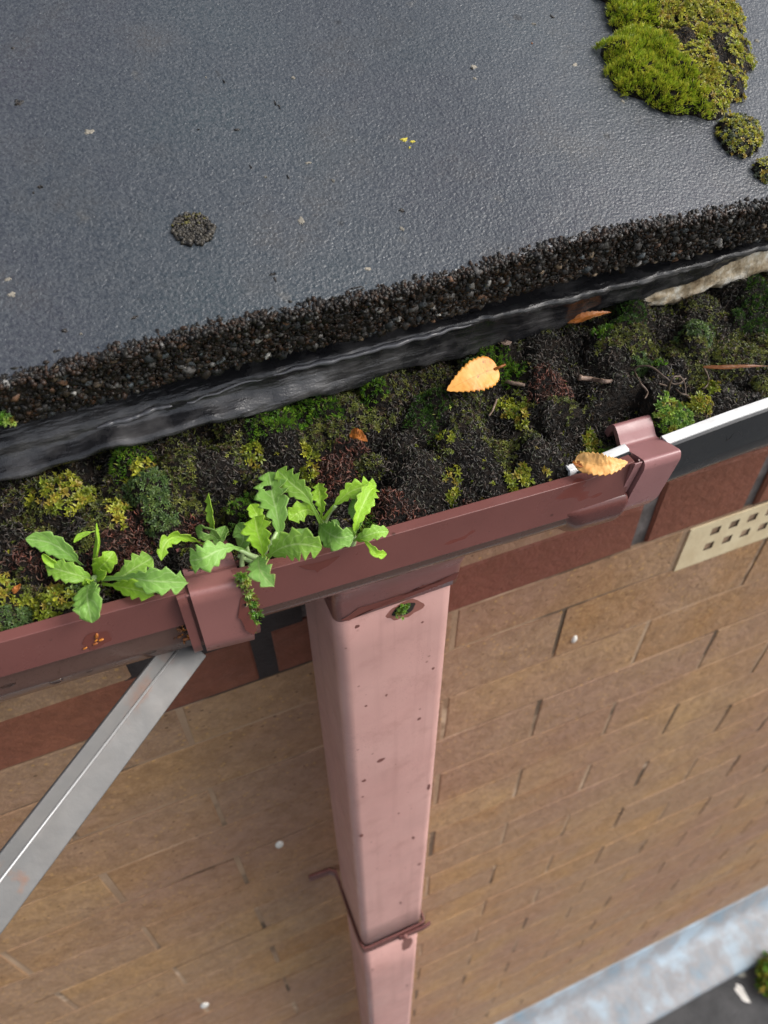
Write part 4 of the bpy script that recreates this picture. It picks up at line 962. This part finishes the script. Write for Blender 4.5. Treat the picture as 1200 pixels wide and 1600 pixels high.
cushion('moss_cushion', 'yellow-green moss cushion cut by the top edge of the photo, upslope of the largest cushion', [(942, 5), (938, -25), (960, -60), (1010, -80), (1070, -70), (1120, -40), (1142, -5), (1160, 45), (1120, 50), (1070, 45), (1020, 45), (990, 52), (962, 45), (950, 28)], .0085, lambda X, Y, e: [('needle', .0024, 'lime') if x_ < -.012 else (('star', .0020, 'olive') if rng.random() < .7 else ('curl', .0018, 'brown')) for x_ in X], .9, 8, GRP)
cushion('moss_cushion', 'small olive moss cushion just below the large one near the right edge', [(1118, 200), (1128, 185), (1150, 182), (1175, 192), (1190, 215), (1180, 238), (1155, 245), (1130, 230)], .0055, k_small, .9, 12, GRP)
cushion('moss_cushion', 'tiny grey-green moss tuft at the right edge of the roof tile', [(1175, 262), (1190, 250), (1215, 250), (1225, 270), (1205, 285), (1185, 278)], .004, k_small, .8, 15, GRP)

# little moss growths on the plastic
def tuft(name, label, centers, nrm, n, size, pal, spread, tn='star'):
    P = []; 
    for i in range(n):
        c = random.choice(centers); P.append([c[k_]+random.gauss(0, spread) for k_ in range(3)])
    P = np.array(P); L = []; wh = rng.integers(0, len(TM[tn]), n)
    for ti, (tv, tf) in enumerate(TM[tn]):
        q = np.nonzero(wh == ti)[0]
        if len(q) == 0: continue
        nn = np.array(nrm)[None]+rng.normal(0, .4, (len(q), 3)); nn /= np.linalg.norm(nn, axis=1)[:, None]; s = size*rng.uniform(.6, 1.3, len(q))
        L.append(scatter(tv, tf, P[q], np.stack([s]*3, 1), frame(nn, rng.uniform(0, 6.28, len(q))), np.array([pal[rng.integers(0, len(pal))] for _ in q])*rng.uniform(.7, 1.2, (len(q), 1))))
    V, F, C = join(L); o = np_mesh(name, V, F, m_moss, None, C); stuff(o); tag(o, label, 'moss'); return o
cen = [tuple(PY(u, v, y)) for u, v, y in [(379, 903, .1975), (382, 912, .197), (384, 925, .197), (388, 940, .197), (390, 955, .1975), (396, 962, .198), (393, 970, .199), (391, 980, .2), (404, 958, .198), (386, 933, .197), (398, 945, .198)]]
tuft('moss_tuft', 'strip of green and brown moss growing in the gap at the right side of the left clip', cen, (0, -.8, .5), 150, .0021, PALS['V']+PALS['G']+[(.10, .06, .03), (.05, .03, .02), (.02, .015, .01)], .0011)
cen = [tuple(PY(u, v, .2183)) for u, v in [(623, 955), (628, 950), (633, 948), (626, 958)]]
tuft('moss_tuft', 'tiny green moss tuft in the round hole at the top of the downpipe', cen, (0, -.8, .6), 55, .0017, PALS['G']+PALS['V'], .0011)
tuft('moss_tuft', 'tiny green moss sprig on the crumbling tile edge at the far left', [tuple(PY(4, 655, .2505)), tuple(PY(10, 652, .2505))], (0, -.8, .6), 16, .0018, PALS['G']+PALS['V'], .0012)
c0 = PZ(1196, 1535, ZR-.008); tuft('moss_clump', 'green moss clump on the dark lower roof at the bottom right corner', [tuple(c0+Vector((.02, -.01, .01))), tuple(c0+Vector((.05, .01, .012)))], (0, 0, 1), 1500, .012, PALS['Y']+PALS['G'], .018)

# ------------------------------------------------------------------ weeds (leaves laid out on spines; every leaf its own mesh)
def leaf(parent, sp, w, mat, petiole=.2, teeth=5, lob=.30, fold=.22, twist=0.0, seed=0, tip=.25, wave=.10, label=None, hole=None, name='leaf', grid=(60, 12), round_=.6, skew=0.0, curl=0.0):
    """sp: list of (u, v, z); w: full blade width in photo pixels"""
    P = smooth_poly([PZ(u, v, z) for u, v, z in sp], 10); cum = [0]
    for a, b_ in zip(P, P[1:]): cum.append(cum[-1]+(b_-a).length)
    tot = cum[-1]; NT, NS = grid
    def at(t):
        s = t*tot
        for i in range(len(P)-1):
            if s <= cum[i+1] or i == len(P)-2:
                k_ = (s-cum[i])/max(1e-9, cum[i+1]-cum[i]); return P[i].lerp(P[i+1], min(1, k_)), (P[i+1]-P[i]).normalized()
    rr = random.Random(seed); lob = lob*1.7 if name == 'leaf' else lob; ph = [rr.uniform(-.12, .12) for _ in range(2)]; amp = [[rr.uniform(.6, 1.35) for _ in range(teeth+3)] for _ in range(2)]
    depth = (P[len(P)//2]).dot(FWD); wm = w*(1.18 if name == 'leaf' else 1)*depth/FPX/2; V = []; UV = []; F = []
    dprev = None
    for i in range(NT+1):
        t = i/NT; p, d = at(t)
        if dprev is not None: d = (d*.35+dprev*.65).normalized()
        dprev = d
        side = FWD.cross(d).normalized(); nrm = d.cross(side).normalized()
        if nrm.dot(FWD) > 0: nrm = -nrm
        a = twist+curl*(t-.5); side = (side*math.cos(a)+nrm*math.sin(a)).normalized(); nrm = d.cross(side).normalized()
        if nrm.dot(FWD) > 0: nrm = -nrm
        if t < petiole: base = .09+.05*(1-t/petiole)
        else:
            q = (t-petiole)/(1-petiole); base = .09*(1-q)+.91*(max(0, math.sin(math.pi*min(1, q**(1.0+tip*1.1))))**round_ if q < 1 else 0)
        for j in range(NS+1):
            s = -1+2*j/NS; sd = 0 if s < 0 else 1; wl = base; fwd = 0
            if t > petiole and teeth:
                q = (t-petiole)/(1-petiole); x_ = q*teeth+ph[sd]; fr = x_-math.floor(x_); am = amp[sd][int(math.floor(x_)) % (teeth+3)]
                tooth = (1-fr)**1.0 if fr > .18 else fr/.18
                wl = base*(1-lob*am*(1-tooth)*min(1, q*5)); fwd = lob*.35*tooth*abs(s)**2*wm*min(1, q*4)
            k_ = abs(s)
            off = nrm*(wm*wl*(fold*k_**1.4+wave*nz(t*5+seed, s*1.5, seed)*1.6*k_+wave*.5*nz(t*16+seed, s*3)))
            V.append(p+side*(s*wm*wl*(1+skew*s))+off+d*fwd); UV.append((t, s))
    for i in range(NT):
        for j in range(NS):
            if hole and abs(i/NT-hole[0]) < hole[2] and abs(-1+2*(j+.5)/NS-hole[1]) < hole[3]: continue
            a = i*(NS+1)+j; F.append((a, a+1, a+NS+2, a+NS+1))
    o = mesh_obj(name, V, F, mat, None, smooth=True, uv=UV); s_ = o.modifiers.new('s', 'SOLIDIFY'); s_.thickness = .00025; s_.offset = 0
    if label: o['label'] = label
    if parent: put(o, parent)
    return o
def stem(parent, pts, r, name='stem'):
    return put(tube(name, smooth_poly([PZ(*p) for p in pts], 5), lambda t: r*(1.1-.4*t), m_stem, None, 7), parent)
z0 = -.243
A = thing('weed_seedling', 'green weed rosette leaning on the gutter lip left of the left clip', 'weed', tuple(PZ(146, 905, z0)), 'weed seedlings rooted in the gutter')
leaf(A, [(138, 892, z0), (110, 868, -.234), (78, 848, -.229), (40, 842, -.226)], 36, m_lf2, .25, 5, .16, .16, .15, 1, .1)
leaf(A, [(150, 905, z0), (120, 898, -.238), (98, 892, -.236), (72, 884, -.236)], 36, m_lf, .12, 5, .20, .2, -.1, 2, .2)
leaf(A, [(143, 905, -.240), (137, 925, -.2345), (138, 945, -.232), (144, 973, -.2375)], 48, m_lf2, .15, 6, .16, .25, .1, 3, .2, wave=.2)
leaf(A, [(146, 895, z0), (152, 870, -.236), (156, 845, -.230), (151, 817, -.226)], 17, m_lf3, .05, 3, .08, .6, .9, 4, .2, curl=.7, wave=.04)
leaf(A, [(148, 898, z0), (155, 888, -.238), (167, 876, -.234), (178, 862, -.233)], 32, m_lf3, .1, 4, .18, .35, -.3, 5, .3, wave=.16)
leaf(A, [(160, 912, -.2425), (195, 918, -.2385), (215, 922, -.2375), (240, 930, -.239)], 34, m_lf3, .25, 4, .24, .2, -.2, 6, .35)
leaf(A, [(170, 915, -.243), (205, 908, -.2425), (240, 915, -.2425), (265, 922, -.2435)], 26, m_lf2, .2, 4, .14, .1, .3, 9, .2)
leaf(A, [(158, 903, -.241), (190, 900, -.2365), (210, 888, -.234), (238, 872, -.233)], 44, m_lf, .28, 5, .30, .15, .15, 7, .5)
leaf(A, [(158, 905, -.241), (200, 903, -.2355), (240, 908, -.233), (292, 910, -.236)], 46, m_lf2, .34, 5, .28, .2, 0, 8, .45)
leaf(A, [(100, 890, -.238), (85, 882, -.235), (76, 876, -.233), (66, 866, -.232)], 11, m_lf3, .1, 0, .0, .6, 0, 10, .1)
leaf(A, [(155, 828, -.232), (140, 832, -.231), (125, 838, -.231), (115, 848, -.232)], 9, m_lf3, .3, 2, .1, .2, 0, 11, .1, label='thin curled leaf')
leaf(A, [(148, 902, z0), (160, 898, -.238), (166, 893, -.236)], 20, m_lf3, .1, 3, .15, .4, .2, 41, .2)
leaf(A, [(146, 906, z0), (136, 912, -.238), (132, 905, -.236)], 16, m_lf3, .1, 3, .15, .4, .2, 42, .2)
stem(A, [(146, 905, -.252), (147, 905, -.246), (148, 903, -.241)], .0018)

B = thing('weed_seedling', 'largest weed rosette with lobed leaves hanging over the left clip and the gutter lip', 'weed', tuple(PZ(400, 872, z0)), 'weed seedlings rooted in the gutter')
leaf(B, [(440, 850, -.243), (470, 838, -.2425), (490, 842, -.243)], 26, m_lf2, .1, 3, .15, .1, .2, 27, .2)
leaf(B, [(372, 858, -.2425), (380, 845, -.238), (378, 832, -.236), (370, 820, -.236)], 30, m_lf2, .1, 3, .1, .3, .2, 22, .1)
leaf(B, [(345, 850, -.2425), (335, 838, -.238), (318, 832, -.236), (306, 826, -.237)], 24, m_lf2, .1, 3, .12, .2, .3, 23, .2, hole=(.6, .3, .10, .3))
leaf(B, [(352, 852, -.2425), (340, 845, -.240), (345, 838, -.239), (352, 822, -.238)], 22, m_lf2, .1, 3, .15, .3, .3, 24, .3)
leaf(B, [(335, 842, -.242), (332, 822, -.234), (330, 800, -.229), (326, 771, -.225)], 19, m_lf3, .25, 4, .28, .5, .5, 25, .2, curl=.8)
leaf(B, [(318, 850, -.2425), (292, 840, -.233), (268, 840, -.230), (255, 856, -.230), (252, 876, -.233)], 25, m_lf3, .18, 5, .30, .3, .35, 26, .4)
leaf(B, [(392, 868, -.241), (368, 856, -.2355), (342, 860, -.232), (318, 872, -.2315), (297, 876, -.234)], 50, m_lf2, .30, 5, .34, .15, 0, 12, .5)
leaf(B, [(420, 840, -.2425), (412, 820, -.236), (402, 805, -.232), (392, 788, -.231)], 24, m_lf3, .3, 4, .22, .3, -.3, 13, .4)
leaf(B, [(424, 868, -.242), (436, 832, -.236), (432, 800, -.231), (426, 775, -.230), (420, 738, -.229)], 60, m_lf2, .24, 6, .30, .18, 0, 14, .4, hole=(.78, -.25, .035, .18))
leaf(B, [(412, 872, -.241), (408, 850, -.2345), (402, 830, -.230), (398, 808, -.2285)], 48, m_lf3, .12, 5, .26, .25, .1, 15, .45)
leaf(B, [(418, 870, -.241), (440, 856, -.2345), (468, 850, -.231), (503, 856, -.232)], 56, m_lf, .10, 6, .28, .18, -.1, 16, .25)
leaf(B, [(404, 870, -.241), (405, 886, -.2345), (412, 900, -.2345), (428, 916, -.2375)], 42, m_lfy, .05, 5, .26, .2, .1, 17, .2, label='leaf with a yellowed tip')
for pp in ([(402, 872, -.243), (388, 866, -.240), (368, 856, -.2365)], [(398, 880, -.247), (385, 874, -.246), (372, 868, -.244)], [(402, 874, -.246), (390, 868, -.245), (384, 850, -.240)], [(380, 892, -.249), (378, 878, -.246), (380, 860, -.241)], [(410, 875, -.246), (415, 860, -.241), (425, 845, -.237), (432, 832, -.236)], [(388, 894, -.249), (392, 884, -.247), (402, 874, -.243)]):
    stem(B, pp, .0011)
Cc_ = thing('weed_seedling', 'upright weed seedling with forked lobed leaves right of the biggest rosette', 'weed', tuple(PZ(505, 815, z0)), 'weed seedlings rooted in the gutter')
leaf(Cc_, [(502, 818, -.242), (492, 798, -.236), (478, 775, -.231), (455, 755, -.228), (434, 735, -.2265)], 44, m_lf, .34, 6, .26, .2, .05, 18, .3)
leaf(Cc_, [(498, 808, -.240), (483, 797, -.237), (468, 800, -.236), (452, 812, -.237)], 34, m_lf3, .12, 4, .24, .2, .1, 19, .4)
leaf(Cc_, [(502, 812, -.241), (502, 795, -.236), (500, 780, -.233), (498, 755, -.231)], 29, m_lf3, .22, 5, .30, .3, .2, 20, .25, wave=.18)
leaf(Cc_, [(505, 812, -.241), (522, 790, -.235), (545, 770, -.231), (565, 762, -.230), (588, 758, -.231)], 36, m_lf3, .32, 6, .34, .2, 0, 21, .35)
leaf(Cc_, [(500, 820, -.242), (512, 832, -.238), (530, 840, -.236), (552, 836, -.236)], 44, m_lf2, .08, 5, .22, .25, -.15, 28, .25, wave=.16)
leaf(Cc_, [(508, 825, -.243), (520, 822, -.240), (527, 812, -.239)], 16, m_lf2, .1, 3, .2, .2, -.15, 29, .25)
stem(Cc_, [(503, 830, -.250), (503, 820, -.245), (500, 810, -.241)], .0016); stem(Cc_, [(504, 826, -.247), (512, 805, -.240), (525, 790, -.235)], .0011)
stem(Cc_, [(470, 868, -.250), (462, 850, -.245), (466, 842, -.2435)], .0010)
D = thing('weed_seedling', 'small weed with pale twisted leaves draping over the gutter lip, rightmost of the weeds', 'weed', tuple(PZ(552, 842, z0)), 'weed seedlings rooted in the gutter')
leaf(D, [(550, 842, -.242), (556, 820, -.235), (564, 795, -.231), (578, 768, -.229), (586, 762, -.231)], 34, m_lf3, .16, 6, .28, .35, -.4, 30, .4, curl=.9)
leaf(D, [(552, 842, -.241), (560, 815, -.236), (556, 795, -.2345), (548, 785, -.236)], 26, m_lf2, .2, 4, .12, .3, .4, 31, .3)
leaf(D, [(553, 845, -.2415), (570, 838, -.2375), (588, 832, -.2365), (607, 830, -.238)], 25, m_lf, .1, 4, .18, .3, .2, 32, .2)
leaf(D, [(556, 842, -.241), (570, 846, -.2365), (580, 856, -.236), (588, 865, -.2375), (604, 866, -.2415)], 15, m_lf3, .35, 3, .22, .3, 0, 33, .5)
leaf(D, [(552, 844, -.2425), (546, 832, -.238), (538, 828, -.237)], 18, m_lf, .1, 3, .2, .2, .2, 34, .2)
stem(D, [(550, 850, -.250), (551, 843, -.245), (552, 838, -.240)], .0017)

# ------------------------------------------------------------------ fallen leaves, twigs, roots, seeds
def birch(name, label, sp, w, mat, seed, fold=.08, twist=0.0, curl=0.0, teeth=13, lob=.10, wave=.05, skew=0.0):
    o = leaf(None, sp, w, mat, 0.0, teeth, lob, fold, twist, seed, -.32, wave, None, None, name, (110, 14), .80, skew, curl)
    tag(o, label, 'leaf'); return o
b1 = birch('fallen_leaf', 'bright yellow-orange birch leaf lying flat on the black moss in the middle of the gutter', [(777, 575, -.2235), (757, 582, -.2225), (730, 594, -.2225), (698, 610, -.2245)], 58, m_birch, 51, .10, .0, 0, 12, .13)
put_ = tube('leaf_stalk', smooth_poly([PZ(772, 577, -.2232), PZ(782, 573, -.222), PZ(789, 570, -.2225)], 5), .0006, m_brownleaf); put_.parent = b1
b2 = birch('fallen_leaf', 'pale yellow curled birch leaf draped over the gutter lip beside the right clip', [(899, 718, -.2475), (920, 724, -.2470), (950, 728, -.2470), (981, 722, -.2480)], 40, m_birch2, 52, .35, .1, .2, 12, .16, .16, .0)
b3 = birch('fallen_leaf', 'orange-brown dead leaf tucked under the edge of the roofing felt', [(878, 500, -.2215), (905, 498, -.2195), (930, 492, -.2185), (955, 488, -.220)], 17, m_brownleaf, 53, .5, .4, .9, 9, .2, .3)
b4 = birch('fallen_leaf', 'dark rusty leaf seen edge-on beneath the moss near the right edge', [(1098, 574, -.2365), (1130, 575, -.2355), (1165, 573, -.2350), (1200, 572, -.2360)], 11, m_rust, 54, .4, .7, .3, 4, .1, .2)
b5 = birch('leaf_scrap', 'small reddish brown leaf scrap on the moss above the weeds', [(548, 676, -.2300), (560, 680, -.2285), (574, 690, -.2290)], 22, m_brownleaf, 55, .2, .2, .2, 3, .2, .3)
b6 = birch('leaf_scrap', 'tiny orange leaf scrap at the left end of the pale leaf beside the white lip', [(897, 720, -.2482), (903, 726, -.2478), (912, 730, -.2480)], 13, m_brownleaf, 56, .3, .2, .2, 3, .4, .3)
b7 = birch('leaf_scrap', 'small pale brown leaf scrap on the felt edge above the yellow leaf', [(783, 532, -.2228), (791, 536, -.2222), (800, 534, -.2228)], 11, m_twig, 57, .3, .2, .2, 3, .2, .3)
b8 = birch('leaf_scrap', 'small rusty leaf scrap among the moss at the far left', [(20, 925, -.2375), (26, 920, -.2365), (32, 912, -.2375)], 12, m_brownleaf, 58, .3, .2, .2, 3, .2, .3)
def zpix(pts, dz=.0):
    out = []
    for u, v in pts:
        p = PZ(u, v, -.235)
        for _ in range(6):
            q = samp(np.array([p.x]), np.array([min(p.y, .295)]))[0][0]; p = PZ(u, v, float(q)+dz)
        out.append(p)
    return out
def twig(name, label, px, r, mat, dz=.0015):
    pts = smooth_poly(zpix(px, dz), 6); pts = [p+Vector((nz(p.x*300, 1), nz(p.x*300, 5), nz(p.x*300, 9)))*.0005 for p in pts]
    return tag(tube(name, pts, lambda t: r*(1-.35*t)*(1+.25*nz(t*14, r*900)), mat, None, 7), label, 'twig' if mat is m_twig else 'root')
twig('twig', 'short pale brown twig just right of the yellow-orange leaf', [(768, 588), (782, 592), (795, 597), (820, 602)], .0013, m_twig, .0022)
twig('twig', 'grey-brown twig lying across the black moss towards the right', [(905, 590), (925, 593), (945, 596), (962, 594)], .0014, m_twig, .003)
twig('twig', 'thin slanting twig below the yellow-orange leaf', [(776, 624), (770, 640), (764, 650)], .0006, m_twig)
for lab, px in [('thin curly root on the moss, forming a wide loop above the right clip', [(990, 580), (1000, 572), (1020, 575), (1040, 590), (1055, 600), (1072, 592)]), ('thin curly root with a tight arch above the green moss right of the clip', [(1045, 610), (1050, 592), (1062, 588), (1070, 600), (1072, 618), (1078, 622)]),
                ('thin forked root running down from the wide loop', [(992, 582), (1002, 600), (1012, 612), (1008, 622)]), ('thin root crossing the dark moss beneath the arched root', [(1030, 600), (1050, 605), (1065, 615), (1076, 618)]), ('thin root curl at the right of the arched root', [(1100, 575), (1107, 590), (1105, 602), (1098, 606)])]:
    twig('root', lab, px, .0005, m_root, .0022)
def seed(u, v, y, rx, label, grp=None, rot=0.0):
    V, F = ICO2; c, s_ = math.cos(rot), math.sin(rot); P = PY(u, v, y)
    vv = [(P.x+(a*rx*1.6)*c-(b_*rx*.7)*s_, P.y+d_*rx*.6, P.z+(a*rx*1.6)*s_+(b_*rx*.7)*c) for a, d_, b_ in V]
    return tag(mesh_obj('seed', vv, F, m_seed, None, smooth=True), label, 'seed', grp)
G1 = 'orange seeds stuck to the left gutter rim'; L1 = 'tiny orange seed stuck in the wet spot on the front of the left gutter rim'
for u, v, r, a, lb in [(151, 994, .0010, 1.2, 'largest orange seed of the small cluster on the left gutter rim, topmost of them'), (158, 1000, .0007, .1, 'small orange seed at the right of the cluster on the left gutter rim'), (150, 1001, .0005, .6, 'tiny orange crumb of seed in the middle of the cluster on the left gutter rim'), (149, 1006, .0007, .1, 'flat orange seed at the bottom of the cluster on the left gutter rim'), (133, 1013, .0006, .3, 'lone pale orange seed lower left of the cluster, at the rim bottom edge')]: seed(u, v, .1996, r, lb, G1, a)
_m = M('wet_spot', rough=.12, coat=.4); _m.set('Base Color', (.15, .045, .035)); m_wspot = _m.m
dsc = disc('wet_spot', PY(152, 1000, .19985), .0054, .0048, .19985, m_wspot, None, 9.1, .2); put(dsc, g)
P = []; Sc = []; Cc = []
for i in range(46):
    u = random.gauss(286, 6); v = random.gauss(987, 6)
    if u > 297: continue
    P.append(tuple(PY(u, v, .2022+random.uniform(-.001, .002)))); q = random.choice((.0005, .0007, .0010)); Sc.append((q*1.5, q*.7, q*.8)); Cc.append(random.choice([(.45, .16, .02), (.22, .08, .02), (.10, .04, .015), (.03, .02, .015)]))
V, F, C = scatter(*ICO1, np.array(P), np.array(Sc), rand_rot(len(P)), np.array(Cc), .15)
o = np_mesh('seed_debris', V, F, m_wet, None, C, smooth=True); stuff(o); tag(o, 'orange-brown seeds and crumbs caught in the corner left of the left clip', 'debris')
seed(292, 998, .2015, .0011, 'largest bright orange seed below the left clip debris', None, -.1)
# wet stains along the rims (thin films of water, darker)
def film(parent, pts, y, name='wet_film', mat=None):
    V = [PY(u, v, y) for u, v in pts]; n = len(V); c = sum(V, Vector())/n; V = [tuple(c)]+[tuple(p) for p in V]; F = [(0, 1+(i+1) % n, 1+i) for i in range(n)]
    return put(mesh_obj(name, V, F, mat or m_wspot), parent)
film(go, [(466, 885), (480, 882), (497, 879), (512, 874), (525, 870), (532, 868), (524, 876), (512, 885), (500, 891), (496, 895), (492, 891), (480, 890)], .19985)
film(go, [(532, 969), (545, 962), (560, 950), (578, 945), (600, 938), (625, 930), (650, 921), (662, 914), (690, 908), (710, 897), (718, 893), (712, 905), (660, 925), (600, 947), (560, 961), (545, 970)], .21635)
film(cl, [(376, 935), (383, 926), (386, 940), (392, 960), (402, 985), (396, 992), (384, 985), (378, 970), (372, 965), (374, 950)], .1957, mat=m_wspot)
# droplets hanging under the left trough
_m = M('water_drop', rough=.02, spec=.8); _m.b.inputs['Transmission Weight'].default_value = 1; _m.b.inputs['IOR'].default_value = 1.33; m_water = _m.m
for u, v, r in [(12, 1068, .0032), (88, 1064, .0022), (235, 1018, .0022), (140, 1048, .0012)]:
    p = PY(u, v, .2035); V, F = ICO2; o = mesh_obj('water_drop', [(p.x+a*r*1.3, p.y+b_*r*.5, p.z+c*r*.55) for a, b_, c in V], F, m_water, None, smooth=True); put(o, g)
# white marks on the wall and on the lower roof
for u, v, r, lab in [(437, 1321, .007, 'white dropping on the bricks left of the downpipe'), (898, 1000, .005, 'small white dropping on the bricks right of the downpipe'), (320, 1572, .010, 'pale dropping low on the bricks at the left')]:
    p = PY(u, v, YW-.0012); V, F = ICO2; tag(mesh_obj('bird_dropping', [(p.x+a*r*.6, p.y+b_*.002+.001, p.z+c*r*1.1) for a, b_, c in V], F, m_drop, None, smooth=True), lab, 'dropping')
p = PZ(1158, 1550, ZR-.0105); V = [tuple(p)]; F = []
for i in range(16):
    a = 6.283*i/16; q = 1+.8*nz(math.cos(a)*1.6, math.sin(a)*1.6, 3); V.append((p.x+.013*q*math.cos(a), p.y+.022*q*math.sin(a), ZR-.0112)); F.append((0, 1+i, 1+(i+1) % 16))
tag(mesh_obj('bird_dropping', V, F, m_drop), 'pale dropping splashed on the dark lower roof', 'dropping')
